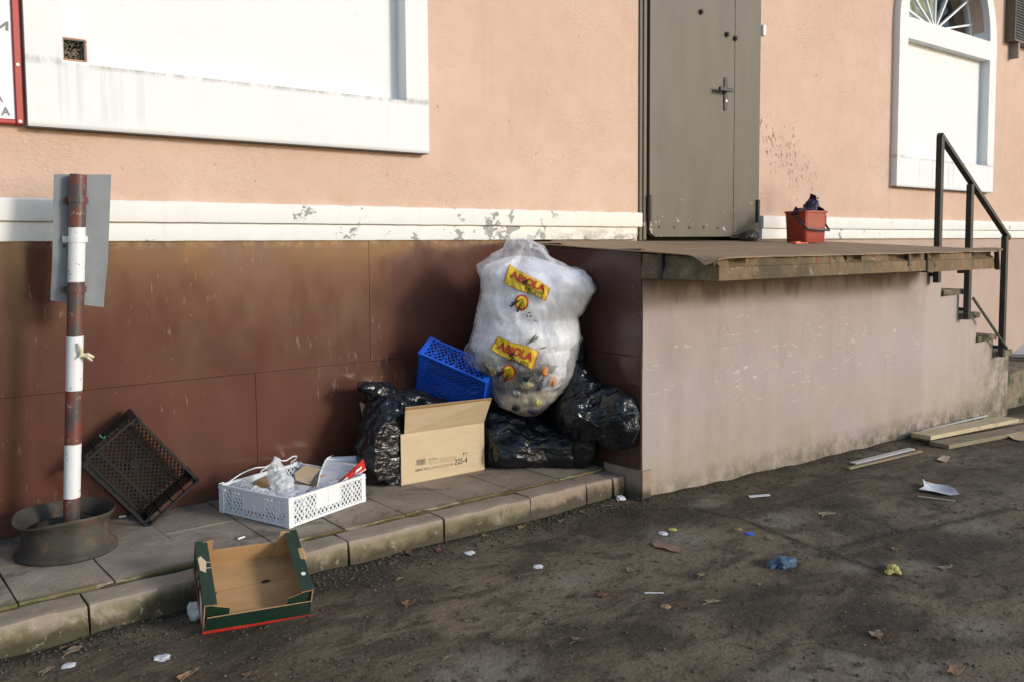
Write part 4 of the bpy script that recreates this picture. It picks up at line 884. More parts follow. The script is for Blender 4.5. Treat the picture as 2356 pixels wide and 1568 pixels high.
panel([Gp(0, gW, 0), Gp(gL, gW, 0), Gp(gL, gW + .002, gF), Gp(0, gW + .002, gF)], .004, 'back_wall', gb, 'green_print', 'card_brown', gy)
for sx in (0, 1):
    x_ = gL * sx; o_ = -gx if sx == 0 else gx; ins = .042 if sx == 0 else -.042; inn = .0045 if sx == 0 else -.0045
    ew = panel([Gp(x_, 0, 0), Gp(x_, gW, 0), Gp(x_, gW, gH), Gp(x_, 0, gH)], .004, 'end_wall', gb, 'green_print', 'card_brown', o_)
    panel([Gp(x_, -.001, gH + .0005), Gp(x_ + ins, .0, gH - .003), Gp(x_ + ins, gW, gH - .003), Gp(x_, gW, gH + .0005)], .004, 'top_flange', gb, 'green_print', 'card_brown', gzv)
    panel([Gp(x_ + inn, .010, .01), Gp(x_ + inn + ins * 1.9, .010, .01), Gp(x_ + inn + ins * 1.9, .008, gH * .72), Gp(x_ + inn, .006, gH - .006)], .003, 'corner_flap', gb, 'green_print', 'card_brown', -gy)
    panel([Gp(x_ + inn, gW - .008, .006), Gp(x_ + inn + ins * (1.2 if sx == 0 else 2.0), gW - .008, .006), Gp(x_ + inn + ins * (1.4 if sx == 0 else 1.3), gW - .006, gH + .006), Gp(x_ + inn, gW - .006, gH - .006)], .003, 'corner_flap', gb, 'card_brown', 'card_brown', gy)
    if sx == 0:
        panel([Gp(-.0012, .01, -.004), Gp(-.0012, gW, -.004), Gp(-.0012, gW, .007), Gp(-.0012, .01, .007)], .001, 'red_strip', ew, 'red_print', 'red_print', -gx)
        panel([Gp(-.0012, .018, .022), Gp(-.0012, .075, .022), Gp(-.0012, .115, .085), Gp(-.0012, .05, .088)], .0009, 'paper_label', ew, 'white_print', 'white_print', -gx)
        for yy, zz in ((.155, .075), (.20, .075)): MB().prism([Gp(-.0004, yy + .008 * math.cos(a), zz + .016 * math.sin(a)) for a in [i * math.pi / 6 for i in range(12)]], -gx * .001).build('pale_oval', 'card', ew)
        panel([Gp(.004, .165, gH + .0016), Gp(.022, .150, gH + .001), Gp(.028, .205, gH + .0006), Gp(.012, .235, gH + .0012), Gp(.002, .225, gH + .0016)], .0008, 'torn_patch', gb, 'card', 'card', gzv)
        for yy in (.172, .200): panel([Gp(.024, yy, gH + .0006), Gp(.041, yy, gH - .0008), Gp(.041, yy + .003, gH - .0008), Gp(.024, yy + .003, gH + .0006)], .0006, 'scratch', gb, 'card', 'card', gzv)
    else:
        MB().prism([Gp(gL - .019 + .008 * math.cos(a), .082 + .008 * math.sin(a), gH - .0005) for a in [i * math.pi / 8 for i in range(16)]], gzv * .001).build('sticker', 'white_print', gb)
        panel([Gp(gL - .001, .150, gH + .002), Gp(gL + .010, .158, gH - .006), Gp(gL + .010, .208, gH - .006), Gp(gL - .001, .216, gH + .002)], .004, 'handle_tab', gb, 'card_brown', 'card_brown', gzv)
        panel([Gp(gL - .014, .156, gH + .0005), Gp(gL - .001, .152, gH + .0012), Gp(gL - .001, .214, gH + .0012), Gp(gL - .014, .209, gH + .0005)], .0008, 'handle_hole', gb, 'card_brown', 'card_brown', gzv)
for (u, v) in ((.048, .165), (.238, .190), (.265, .03)):
    MB().prism([Gp(u + .017 * math.cos(a) * (1 + .2 * math.sin(2 * a)), v + .008 * math.sin(a), .0054) for a in [i * math.pi / 6 for i in range(12)]], gzv * .0006).build('vent_slot', 'dark', gb)
MB().bar(Gp(.05, .170, .0054), Gp(.31, .196, .0054), .0025, .0012, gzv).build('floor_crease', 'card_edge', gb)
q = hg(452, 1430); film_lump('plastic_scrap', q + Vector((.01, .03, .035)), [(q + Vector((.01, .03, .022)), (.022, .03, .026), 0), (q + Vector((.002, .05, .035)), (.012, .022, .016), 0)], 'crumpled clear plastic scrap by the corner of the green carton', amp=.008, cat='plastic')

# ---------------------------------------------------------------- brown cardboard box with printed side
BT = Vector((2.262, 3.694, ZP + .002)); bx = Vector((.9994, -.033, 0)).normalized(); by = Vector((.033, .9994, 0)).normalized()
def B(x, y, z): return BT + bx * x + by * y + Vector((0, 0, z))
bL, bW, bH = .501, .345, .250
cbx = empty('cardboard_box', BT, 'open tan cardboard box stencilled 225-4 with a raised flap, on the paving', 'box')
panel([B(.004, .004, 0), B(bL - .004, .004, 0), B(bL - .004, bW - .004, 0), B(.004, bW - .004, 0)], -.005, 'floor', cbx, 'card_grey', 'card_grey', (0, 0, -1))
fp = panel([B(0, 0, 0), B(bL, 0, 0), B(bL, 0, bH), B(0, 0, bH + .004)], .005, 'front_panel', cbx, 'card', 'card_grey', -by)
panel([B(bL, .0055, 0), B(bL, bW, 0), B(bL, bW, bH), B(bL, .0055, bH)], .005, 'side_panel', cbx, 'card', 'card_grey', bx)
panel([B(0, .0055, 0), B(0, bW, 0), B(0, bW, .14), B(.0, .2, .07), B(0, .0055, .10)], .005, 'side_panel', cbx, 'card', 'card_grey', -bx)
panel([B(.0055, bW, 0), B(bL - .0055, bW, 0), B(bL - .0055, bW, bH), B(.0055, bW, bH)], .005, 'back_panel', cbx, 'card', 'card_grey', by)
fA, fB_ = hp(933, 937, B(0, -.075, .36), by), hp(1131.5, 915.5, B(0, -.105, .36), by); g0, g1 = B(.020, -.0012, bH + .004), B(bL - .001, -.0012, bH + .0015)
ff = panel([g0, g1, fB_, fA], .005, 'front_flap', cbx, 'card', 'card_grey', -by)
off = (g1 - g0).cross(fB_ - g0).normalized(); off = off if off.dot(-by) > 0 else -off
panel([g0.lerp(fA, .905) + off * .0012, g1.lerp(fB_, .905) + off * .0012, fB_ + off * .0012, fA + off * .0012], .0010, 'brown_tape', ff, 'card_edge', 'card_edge', -by)
panel([B(.01, bW + .001, bH), B(bL - .01, bW + .001, bH), B(bL - .01, bW + .002, bH + .155), B(.01, bW + .002, bH + .15)], .005, 'back_flap', cbx, 'card', 'card_grey', by)
panel([B(-.004, bW - .006, .16), B(-.004, bW - .15, .18), B(-.045, bW - .14, .36), B(-.05, bW - .01, .375)], .005, 'side_flap', cbx, 'card', 'card_grey', -bx)
P0 = B(0, -.0008, 0)
def c8(x, y): return (920.3 + x * .1526, 901.9 + y * .1526)
def box_print(mb, vs, fs, q): mb.add([hp(*bil(q, u, v), P0, by) for u, v in vs], fs)
pr = MB()
for txt, q, ofs in (('225-4', ((828, 1008), (1018, 968), (1012, 1058), (818, 1092)), .02), ('20045 9.0', ((230, 1158), (412, 1126), (408, 1166), (226, 1196)), .02), ('21.12.19', ((424, 1124), (548, 1104), (544, 1142), (420, 1164)), .0), ('21.12.21', ((560, 1100), (684, 1078), (680, 1116), (556, 1138)), .0),
                    ('21', ((700, 1076), (736, 1070), (732, 1108), (697, 1114)), .0), ('EB', ((762, 1066), (796, 1060), (792, 1096), (759, 1102)), .0)):
    vs, fs = text_geo(txt, ofs); box_print(pr, vs, fs, tuple(c8(*p) for p in q))
pr.build('stencil_print', 'box_ink', fp)
pr = MB(); x_ = 248
rb_ = random.Random(3)
while x_ < 405:
    w_ = rb_.choice((2.5, 4, 6, 9)); q = tuple(c8(*p) for p in ((x_ + 6, 1012 - (x_ - 248) * .12), (x_ + 6 + w_, 1012 - (x_ - 248) * .12), (x_ + w_, 1100 - (x_ - 248) * .14), (x_, 1100 - (x_ - 248) * .14)))
    if x_ < 385: box_print(pr, [(0, 0), (1, 0), (1, 1), (0, 1)], [(0, 1, 2, 3)], q)
    x_ += w_ + rb_.choice((2.5, 4, 6))
for row in range(6):
    x_ = 432
    while x_ < (560 if row == 0 else 815):
        w_ = rb_.uniform(10, 46); yy = 1000 + row * 16 - (x_ - 432) * .145; q = tuple(c8(*p) for p in ((x_, yy), (x_ + w_, yy - w_ * .145), (x_ + w_, yy - w_ * .145 + (11 if row == 0 else 4)), (x_, yy + (11 if row == 0 else 4)))); box_print(pr, [(0, 0), (1, 0), (1, 1), (0, 1)], [(0, 1, 2, 3)], q); x_ += w_ + 7
pr.build('barcode_print', 'grey_ink', fp)
pr = MB()
def poly_px(pts): q = [hp(*c8(*p), P0, by) for p in pts]; pr.add(q, [tuple(range(len(q)))])
poly_px([(950, 905), (976, 901), (973, 925), (965, 936), (957, 938), (951, 928)]); poly_px([(960, 938), (964, 937), (962, 968), (957, 969)])
poly_px([(985, 912), (1005, 900), (1028, 902), (1026, 908), (1006, 909), (988, 918)]); poly_px([(1003, 908), (1007, 908), (1004, 948), (1000, 948)])
pr.build('handling_marks', 'box_ink', fp)

# ---------------------------------------------------------------- black sacks
def wr(seed, a1, a2, a3, s1=7, s2=17, s3=38, dv=None):
    D = Vector(dv).normalized() if dv else None
    def f(p):
        q = Vector(p)
        if D: q = q - D * (q.dot(D) * .78)
        q = q + noise.noise_vector(q * 5 + Vector((seed, 0, 0))) * .035
        n1 = 1 - abs(noise.noise(q * s1 * 1.1 + Vector((seed, 3, 1)))) * 2.4; n2 = 1 - abs(noise.noise(q * s2 + Vector((seed, 9, 4)))) * 2.4
        return a1 * (n1 - .3) + a2 * (n2 - .3) + a3 * (crump(p, s3 * .4, seed + 9) - .45) + a1 * .9 * nz(p, 4.5, seed)
    return f
def sack(name, c, ells, label, seed, flat, sub=6, a=(.020, .010, .008), dv=None):
    mb = blob(MB(), c, ells, sub, wr(seed, *a, dv=dv), flat); return tag(mb.build(name, 'black_film', None, True, loc=(c[0], c[1], ZP), ang=180), label, 'bag', None)
ZF = ZP + .004
sack('rubbish_sack', (3.005, 3.80, .27), [((3.01, 3.80, .27), (.26, .24, .20), .0), ((2.96, 3.70, .22), (.20, .17, .12), .2), ((3.1, 3.70, .24), (.15, .17, .15), 0), ((3.08, 3.60, .21), (.15, .12, .10), 0), ((3.14, 3.56, .22), (.13, .13, .12), 0), ((3.15, 3.49, .21), (.11, .10, .09), 0)],
     'large black rubbish sack lying flat under the clear fruit sack', 1.7, [(2, ZF, -1), (0, X0 - .006, 1), (1, WY - .008, 1), (0, 2.785, -1)], dv=(.8, -.6, .15))
sack('rubbish_sack', (3.125, 3.36, .38), [((3.17, 3.34, .43), (.11, .22, .14), 0), ((3.20, 3.17, .41), (.085, .16, .15), .1), ((3.18, 3.40, .40), (.10, .17, .12), 0), ((3.19, 3.42, .27), (.085, .14, .15), 0), ((3.17, 3.42, .55), (.085, .13, .15), 0), ((3.20, 3.47, .70), (.06, .09, .14), 0), ((3.07, 3.30, .44), (.07, .10, .08), .4)],
     'black rubbish sack slumped against the platform corner, glossy and creased', 8.3, [(2, ZF, -1), (0, X0 - .006, 1)], 6, (.024, .011, .012), (.25, -.55, .8))
sack('rubbish_sack', (2.235, 3.81, .33), [((2.225, 3.80, .31), (.125, .13, .17), 0), ((2.26, 3.84, .45), (.10, .11, .12), 0), ((2.20, 3.76, .24), (.10, .09, .09), 0), ((2.33, 3.80, .36), (.14, .12, .16), 0), ((2.24, 3.73, .24), (.06, .07, .10), 0)],
     'black rubbish sack bulging out of the torn side of the cardboard box', 4.1, [(2, ZF + .006, -1), (1, 4.03, 1), (1, 3.706, -1)], 6, (.018, .010, .010), (.5, -.3, .7))
sack('rubbish_sack', (2.30, 3.87, .56), [((2.26, 3.88, .57), (.085, .07, .055), .2), ((2.40, 3.85, .53), (.11, .08, .045), -.3), ((2.52, 3.82, .48), (.10, .07, .04), -.2), ((2.19, 3.88, .60), (.06, .05, .03), .2)],
     'loose neck of black film flopping over the top of the cardboard box', 6.6, [(1, 4.03, 1), (1, 3.706, -1)], 6, (.016, .010, .008), (.9, -.3, -.3))

# ---------------------------------------------------------------- clear fruit sack
SC = Vector((2.975, 3.565, 0)); sd = Vector((SC.x, SC.y, 0)).normalized(); sr = Vector((sd.y, -sd.x, 0))
def sp_px(px, py):
    p = hp(px, py, SC + Vector((0, 0, .9)), sd); return ((p - SC).dot(sr), p.z)
def c5(x, y): return (1030.7 + x * .3756, 515.4 + y * .3756)
rows = [(86, 390, 440), (108, 380, 505), (140, 368, 585), (190, 275, 615), (250, 200, 705), (290, 203, 825), (340, 215, 872), (405, 205, 902), (460, 186, 878), (520, 178, 838), (580, 170, 795), (650, 155, 806), (700, 138, 812), (760, 98, 797), (810, 90, 790), (860, 130, 782), (900, 215, 773), (950, 250, 762), (1010, 268, 715), (1060, 285, 672), (1110, 318, 620), (1150, 400, 578), (1170, 455, 545)]
prof = []
for y, l, r in rows:
    a = sp_px(*c5(l, y)); b = sp_px(*c5(r, y)); prof.append(((a[1] + b[1]) / 2, (a[0] + b[0]) / 2, (b[0] - a[0]) / 2))
def bag_at(z):
    if z >= prof[0][0]: return prof[0][1:]
    for i in range(len(prof) - 1):
        if prof[i][0] >= z >= prof[i + 1][0]:
            t = (prof[i][0] - z) / (prof[i][0] - prof[i + 1][0]); t = t * t * (3 - 2 * t) * .5 + t * .5
            return tuple(prof[i][k] * (1 - t) + prof[i + 1][k] * t for k in (1, 2))
    return prof[-1][1:]
ztopb, zbot = prof[0][0], prof[-1][0]
def bag_depth(a, z):
    t = smooth(ztopb + .02, ztopb - .22, z); return min(a * .82, .235) * (.35 + .65 * t)
def bag_disp(p, z):
    up = smooth(1.0, 1.25, z); q = (p.x, p.y, p.z * .45)
    v = -.008 + .009 * (crump((p.x, p.y, p.z * .6), 5.0, 2.) - .5) + .004 * (crump((p.x, p.y, p.z * .7), 13, 5.) - .5) + .012 * nz((p.x, p.y, p.z * .7), 7, 1.)
    qq = Vector((p.x + .3 * p.z, p.y, p.z * .22)); qq += noise.noise_vector(p * 6) * .03; v += .009 * (1 - abs(noise.noise(qq * 11)) * 2.6) * (.5 + .5 * smooth(.75, 1.1, z)) + .0045 * (1 - abs(noise.noise(qq * 30)) * 2.6)
    ang_ = math.atan2((p - SC).dot(sr), -(p - SC).dot(sd)); v += .020 * up * math.sin(ang_ * 7 + 3 * nz(p, 5))
    return v
def bag_pt(ph, z, k=1.):
    r_, a = bag_at(z); b = bag_depth(a, z); s_, c_ = math.sin(ph), math.cos(ph); ex_ = .86
    p = SC + sr * (r_ + a * math.copysign(abs(s_) ** ex_, s_) * k) - sd * (b * math.copysign(abs(c_) ** ex_, c_) * k) + Vector((0, 0, z)); p0 = p.copy()
    if k < .99: p.z = .86 + (z - .86) * (.5 + .5 * k)
    n_ = sr * s_ - sd * c_; p += n_ * (bag_disp(p0, z) * (smooth(zbot, zbot + .10, z)))
    if p.x > X0 - .008: p.x = X0 - .008
    return p, n_
NR, NC = 150, 200; vs = []; fs = []
for j in range(NR + 1):
    z = ztopb + (zbot - ztopb) * j / NR
    for i in range(NC): vs.append(bag_pt(2 * math.pi * i / NC, z)[0])
for j in range(NR):
    for i in range(NC): fs.append((j * NC + i, j * NC + (i + 1) % NC, (j + 1) * NC + (i + 1) % NC, (j + 1) * NC + i))
fs.append(tuple(NR * NC + i for i in range(NC)))
sack_o = empty('fruit_sack', (SC.x, SC.y, zbot), 'bulging translucent white sack printed with yellow fruit labels on top of black sacks', 'sack')
film = MB().add(vs, fs).build('film', 'film', sack_o, True, ang=180)
FT = BVHTree.FromPolygons([tuple(v) for v in vs], fs)
# gathered neck: crumpled lip and ear
mb = MB(); ear = [c5(*p) for p in ((505, 150), (498, 120), (484, 95), (480, 75), (492, 64), (510, 66), (522, 80), (524, 105), (518, 130), (512, 150))]
for k_ in range(2):
    q = [hp(p[0], p[1], SC - sd * (.05 + .012 * k_ * math.sin(i_ * 1.3)) + Vector((0, 0, .9)), sd) for i_, p in enumerate(ear)]; ctr = sum(q, Vector()) / len(q) - sd * (.012 if k_ == 0 else -.012)
    n0 = len(q); mb.add(q + [ctr], [(i_, (i_ + 1) % n0, n0) for i_ in range(n0)])
mb.build('neck_ear', 'film', sack_o, True, ang=180)
nk = [(430, 100), (470, 120), (520, 128), (560, 140), (590, 165), (615, 200), (660, 232), (720, 262), (790, 282), (840, 300)]
mb = MB(); a_ = []
for i_, p in enumerate(nk):
    t = i_ / (len(nk) - 1); px = c5(*p); f_ = hp(px[0], px[1], SC - sd * (.10 - .02 * t) + Vector((0, 0, .9)), sd)
    a_ += [f_ + Vector((0, 0, .012 * math.sin(i_ * 2.1))), f_ + sd * .05 + Vector((0, 0, -.02)), f_ + sd * .14 + Vector((0, 0, .004 + .012 * math.sin(i_ * 1.7)))]
mb.add(a_, [(3 * i_ + j, 3 * i_ + j + 1, 3 * i_ + j + 4, 3 * i_ + j + 3) for i_ in range(len(nk) - 1) for j in range(2)]).build('neck_fold', 'film', sack_o, True, ang=180)
# what is inside
def inner(name, z0, z1, k, mat, seed, amp, cs=11):
    n_r, n_c = 60, 90; vs = []; fs = []
    for j in range(n_r + 1):
        z = z0 + (z1 - z0) * j / n_r; t = j / n_r; e = min(1, math.sqrt(max(0, 1 - (2 * t - 1) ** 6)) + .02)
        for i in range(n_c):
            p, n_ = bag_pt(2 * math.pi * i / n_c, z); r_, a = bag_at(z); c = SC + sr * r_ + Vector((0, 0, z)); q = c + (p - c) * (k * e); q -= n_ * (amp * (.4 + .6 * crump(q, cs, seed))) * e; vs.append(q)
    for j in range(n_r):
        for i in range(n_c): fs.append((j * n_c + i, j * n_c + (i + 1) % n_c, (j + 1) * n_c + (i + 1) % n_c, (j + 1) * n_c + i))
    fs += [tuple(range(n_c))[::-1], tuple(n_r * n_c + i for i in range(n_c))]
    return MB().add(vs, fs).build(name, mat, sack_o, True, ang=180)
inner('white_filling', 1.25, .70, .975, 'inner_white', 3.3, .004, 4)
inner('vegetable_refuse', .722, .545, .93, 'refuse', 7.1, .022)
inner('sandy_filling', .556, zbot + .012, .95, 'sand', 5.5, .010)
for (x, y, rr, mt) in ((640, 930, .022, 'orange'), (590, 860, .018, 'orange'), (480, 950, .02, 'yellow_scrap'), (545, 1060, .010, 'yellow_scrap'), (520, 1115, .012, 'purple_film'), (415, 1100, .008, 'dark'), (540, 900, .022, 'tin'), (470, 900, .02, 'dark'), (230, 840, .045, 'refuse'), (400, 1000, .03, 'tin'), (560, 960, .018, 'dark'), (440, 960, .016, 'refuse')):
    o_, z_ = sp_px(*c5(x, y)); r_, a = bag_at(z_); s_ = max(-.93, min(.93, (o_ - r_) / a)); ph = math.asin(math.copysign(abs(s_) ** (1 / .86), s_)); p, n_ = bag_pt(ph, z_)
    c = p - n_ * (rr + .004); sd_ = x * .1
    blob(MB(), c, [(c, (rr * 1.3, rr * .7, rr * .8), x)], 4, lambda q: rr * .9 * nz(q, .7 / rr, sd_) + rr * .6 * (crump(q, .9 / rr, sd_) - .5)).build('refuse_piece', mt, sack_o, True, ang=180)
pc2 = bag_pt(.95, .66)[0]; pc2 = pc2 + (SC + sr * bag_at(.66)[0] + Vector((0, 0, .66)) - pc2) * .45
blob(MB(), pc2, [(pc2, (.09, .085, .11), 0), (pc2 + Vector((.0, .0, .08)), (.11, .10, .08), 0)], 5, wr(3.1, .010, .008, .006, dv=(.2, 0, 1))).build('white_filling', 'inner_white', sack_o, True, ang=180)
# prints: mapped on to the bulging front of the sack
def on_bag(px, py, lift):                           # where the eye's ray through a print mark meets the film
    d = ray(px, py); h = FT.ray_cast(CAM, d); q = h[0] if h[0] is not None else hp(px, py, SC - sd * .1 + Vector((0, 0, .9)), sd)
    return q - d * lift
def bag_quad(q, lift, mat, nm, nu=60, nv=28, wave=0., parent=None):
    vs = []
    for j in range(nv + 1):
        for i in range(nu + 1):
            u, v = i / nu, j / nv; x, y = bil(q, u, v); vs.append(on_bag(x, y + wave * math.sin(u * 6.28) * 3, lift))
    n = nu + 1; return MB().add(vs, [(j * n + i, j * n + i + 1, (j + 1) * n + i + 1, (j + 1) * n + i) for j in range(nv) for i in range(nu)]).build(nm, mat, parent or film, True, ang=180)
def grow(q, k): cx_ = sum(p[0] for p in q) / 4; cy_ = sum(p[1] for p in q) / 4; return tuple((cx_ + (p[0] - cx_) * (1 + k[0]), cy_ + (p[1] - cy_) * (1 + k[1])) for p in q)
def bag_text(txt, q, lift, mat, nm, ofs, wave=0.):
    vs, fs = text_geo(txt, ofs, .12); MB().add([on_bag(*(lambda b: (b[0], b[1] + wave * math.sin(u * 6.28) * 3))(bil(q, u, v)), lift) for u, v in vs], fs).build(nm, mat, film)
def bag_poly(pts, lift, mat, nm, fine=0):
    mb = MB(); c = (sum(p[0] for p in pts) / len(pts), sum(p[1] for p in pts) / len(pts)); n = len(pts); K = 5; vs = [on_bag(*c, lift)]
    for k in range(1, K + 1): vs += [on_bag(c[0] + (p[0] - c[0]) * k / K, c[1] + (p[1] - c[1]) * k / K, lift) for p in pts]
    fs = [(0, 1 + i, 1 + (i + 1) % n) for i in range(n)] + [(1 + (k - 1) * n + i, 1 + k * n + i, 1 + k * n + (i + 1) % n, 1 + (k - 1) * n + (i + 1) % n) for k in range(1, K) for i in range(n)]
    mb.add(vs, fs).build(nm, mat, film, True, ang=180)
def label_set(q, txt, fru, lc, lr, sgn):
    Q = tuple(c5(*p) for p in q); bag_quad(grow(Q, (.045, .045)), .005, 'red_ink', 'label_border', wave=.8); bag_quad(Q, .0075, 'yellow_print', 'label_panel', wave=.8)
    bag_text('ABIOLA', tuple(c5(*p) for p in txt), .0115, 'red_ink', 'lettering', .035, .5); bag_text('FRUITS', tuple(c5(*p) for p in fru), .0115, 'black_ink', 'lettering', .012)
    bag_poly([c5(lc[0] + lr * .92 * math.cos(a), lc[1] + lr * 1.05 * math.sin(a)) for a in [i * math.pi / 14 for i in range(28)]], .004, 'red_ink', 'logo_ring')
    bag_poly([c5(lc[0] + lr * .70 * math.cos(a), lc[1] + lr * .82 * math.sin(a)) for a in [i * math.pi / 14 for i in range(28)]], .0055, 'yellow_print', 'logo_disc')
    for (ax, ay, bx_, by_, wd) in ((.2, -.55, -1.45, .55, .20), (.2, -.55, -1.35, .15, .13), (.2, -.55, -.55, 1.25, .20), (.25, -.5, .35, .9, .07), (.22, -.5, -.1, 1.0, .09)):
        dx, dy = bx_ - ax, by_ - ay; l = math.hypot(dx, dy); nx_, ny_ = -dy / l * wd, dx / l * wd
        bag_poly([c5(lc[0] + lr * x, lc[1] + lr * y) for x, y in ((ax, ay), (ax + dx * .5 + nx_ * .45, ay + dy * .5 + ny_ * .45), (bx_ + nx_, by_ + ny_), (bx_ - nx_ * .6, by_ - ny_ * .6), (ax + dx * .5 - nx_ * .3, ay + dy * .5 - ny_ * .3))], .0075, 'black_ink', 'logo_stroke')
label_set(((382, 250), (620, 394), (594, 470), (345, 358)), ((392, 277), (606, 385), (592, 428), (378, 326)), ((478, 382), (585, 425), (578, 458), (470, 408)), (451, 482), 47, 1)
label_set(((312, 690), (549, 782), (514, 888), (264, 766)), ((318, 714), (530, 794), (510, 848), (296, 760)), ((390, 812), (500, 850), (492, 876), (382, 838)), (371, 906), 47, 1)
for (cx_, cy_) in ((482, 352), (402, 790)):
    for (dx, dy) in ((-32, 8), (-26, 20), (-10, 26)): bag_poly([c5(cx_ + 14, cy_ - 14), c5(cx_ + dx * .4 + 5, cy_ + dy * .4), c5(cx_ + dx + 6, cy_ + dy + 4), c5(cx_ + dx - 4, cy_ + dy - 2)], .0125, 'black_ink', 'logo_stroke')
for i_ in range(3):
    a0 = i_ * 2.094; bag_poly([c5(497 + r_ * math.cos(a0 + t), 557 + r_ * math.sin(a0 + t)) for r_, t in ((18, 0), (18, .55), (19, 1.1), (11, 1.3), (11, .5), (11, 0))], .005, 'black_ink', 'recycling_mark')
for (dx, dy) in ((-11, -8), (0, -14), (11, -6)): bag_poly([c5(537, 586), c5(537 + dx - 2, 586 + dy), c5(537 + dx * 1.1, 586 + dy * 1.25), c5(537 + dx + 2, 586 + dy)], .005, 'black_ink', 'leaf_mark')
bag_poly([c5(520, 586), c5(552, 596), c5(552, 600), c5(520, 590)], .005, 'black_ink', 'leaf_mark')
for (x, y, x2, y2) in ((468, 752, 540, 680), (490, 735, 552, 690), (505, 725, 550, 705), (560, 764, 602, 752)): bag_poly([c5(x, y), c5((x + x2) / 2 + 3, (y + y2) / 2 + 4), c5(x2 + 2, y2 + 3), c5(x2 - 2, y2 - 4), c5((x + x2) / 2 - 2, (y + y2) / 2 - 4)], .004, 'refuse', 'stem_mark')

# ---------------------------------------------------------------- bucket on the platform
bk_p = Vector((5.62, 3.66, 0)); bk_p.z = ztop(bk_p.y) + .001
def sq_ring(cx_, cy_, h, rr, z, rot, n=64):
    o = []
    for i in range(n):
        a = 2 * math.pi * i / n; c, s_ = math.cos(a), math.sin(a); l = (abs(c) ** 14 + abs(s_) ** 14) ** (-1 / 14) * h; x, y = c * l, s_ * l
        o.append((cx_ + x * math.cos(rot) - y * math.sin(rot), cy_ + x * math.sin(rot) + y * math.cos(rot), z))
    return o
bkx = hy(1853, 553, 3.66).x; bk = empty('bucket', (bkx, 3.66, bk_p.z), 'square red plastic bucket with dark handle on the platform by the wall', 'bucket')
rot = R(-13); z0 = bk_p.z; prof_b = [(.093, 0), (.095, .004), (.099, .12), (.103, .205), (.1035, .210), (.109, .212), (.110, .226), (.105, .227), (.100, .20), (.095, .06), (.090, .012), (.02, .011)]
rings = [sq_ring(bkx, 3.66, h, 0, z0 + z, rot) for h, z in prof_b]; n = 64
MB().add([p for r_ in rings for p in r_], [(j * n + i, j * n + (i + 1) % n, (j + 1) * n + (i + 1) % n, (j + 1) * n + i) for j in range(len(rings) - 1) for i in range(n)] + [tuple(range(n))[::-1], tuple((len(rings) - 1) * n + i for i in range(n))]).build('body', 'red_bucket', bk, True, ang=50)
def bkp(u, v, z): return Vector((bkx + u * math.cos(rot) - v * math.sin(rot), 3.66 + u * math.sin(rot) + v * math.cos(rot), z0 + z))
MB().tube([bkp(-.114, -.02, .185), bkp(-.118, -.07, .145), bkp(-.105, -.122, .100), bkp(0, -.128, .090), bkp(.105, -.122, .088), bkp(.118, -.07, .135), bkp(.114, -.02, .185)], .0085, 8).build('handle', 'handle_grey', bk, True)
pc_ = bkp(0, 0, .225)
mb = blob(MB(), pc_, [(bkp(-.01, 0, .215), (.095, .09, .032), 0), (bkp(.045, .0, .255), (.045, .05, .045), 0), (bkp(.06, .0, .285), (.018, .03, .04), 0)], 5, wr(2.2, .014, .010, .004, 14, 28, 50))
def film_tail(pts, wd):
    vs = []
    for i, p in enumerate(pts): t = i / (len(pts) - 1); vs += [p + Vector((0, -wd[i], .006 * math.sin(i * 2))), p + Vector((.006, 0, .004 * math.cos(i * 2))), p + Vector((0, wd[i], -.006 * math.sin(i * 1.4)))]
    mb.add(vs, [(3 * i + j, 3 * i + j + 1, 3 * i + j + 4, 3 * i + j + 3) for i in range(len(pts) - 1) for j in range(2)])
film_tail([bkp(.07, 0, .26), bkp(.112, -.01, .235), bkp(.138, -.015, .19), bkp(.148, -.015, .145), bkp(.140, -.01, .095)], [.05, .045, .04, .03, .006]); film_tail([bkp(.05, .01, .28), bkp(.066, .0, .33), bkp(.05, .0, .355)], [.035, .03, .006]); film_tail([bkp(.06, .01, .30), bkp(.095, .0, .325), bkp(.112, .0, .318)], [.03, .025, .005]); film_tail([bkp(-.09, 0, .21), bkp(-.098, 0, .235), bkp(-.094, 0, .262)], [.03, .02, .004])
tag(mb.build('plastic_bag', 'purple_film', None, True, loc=pc_, ang=180), 'dark purple plastic bag stuffed in the top of the red bucket', 'bag')
q = hy(1826, 553, 3.50); q.z = ztop(3.50) + .008
mb = MB().box(q + Vector((0, -.02, -.006)), q + Vector((.055, .02, .010))).tube([q + Vector((.055, 0, 0)), q + Vector((.16, -.005, -.001))], .005, 8); tag(mb.build('plastic_scoop', 'coral', None, bevel=.002, loc=q), 'small coral plastic handle lying in front of the red bucket', 'plastic')
q = hy(1722, 551, 3.93); q.z = ztop(3.93) + .03
mb = blob(MB(), q, [(q + Vector((0, 0, -.0)), (.085, .05, .035), 0), (q + Vector((.05, 0, .01)), (.05, .04, .035), 0)], 4, wr(5.2, .012, .01, .004, 14, 28, 50), [(2, ztop(3.93) + .003, -1)]); tag(mb.build('rag', 'brace', None, True, loc=q, ang=180), 'dark rag lying at the foot of the metal door', 'rag')

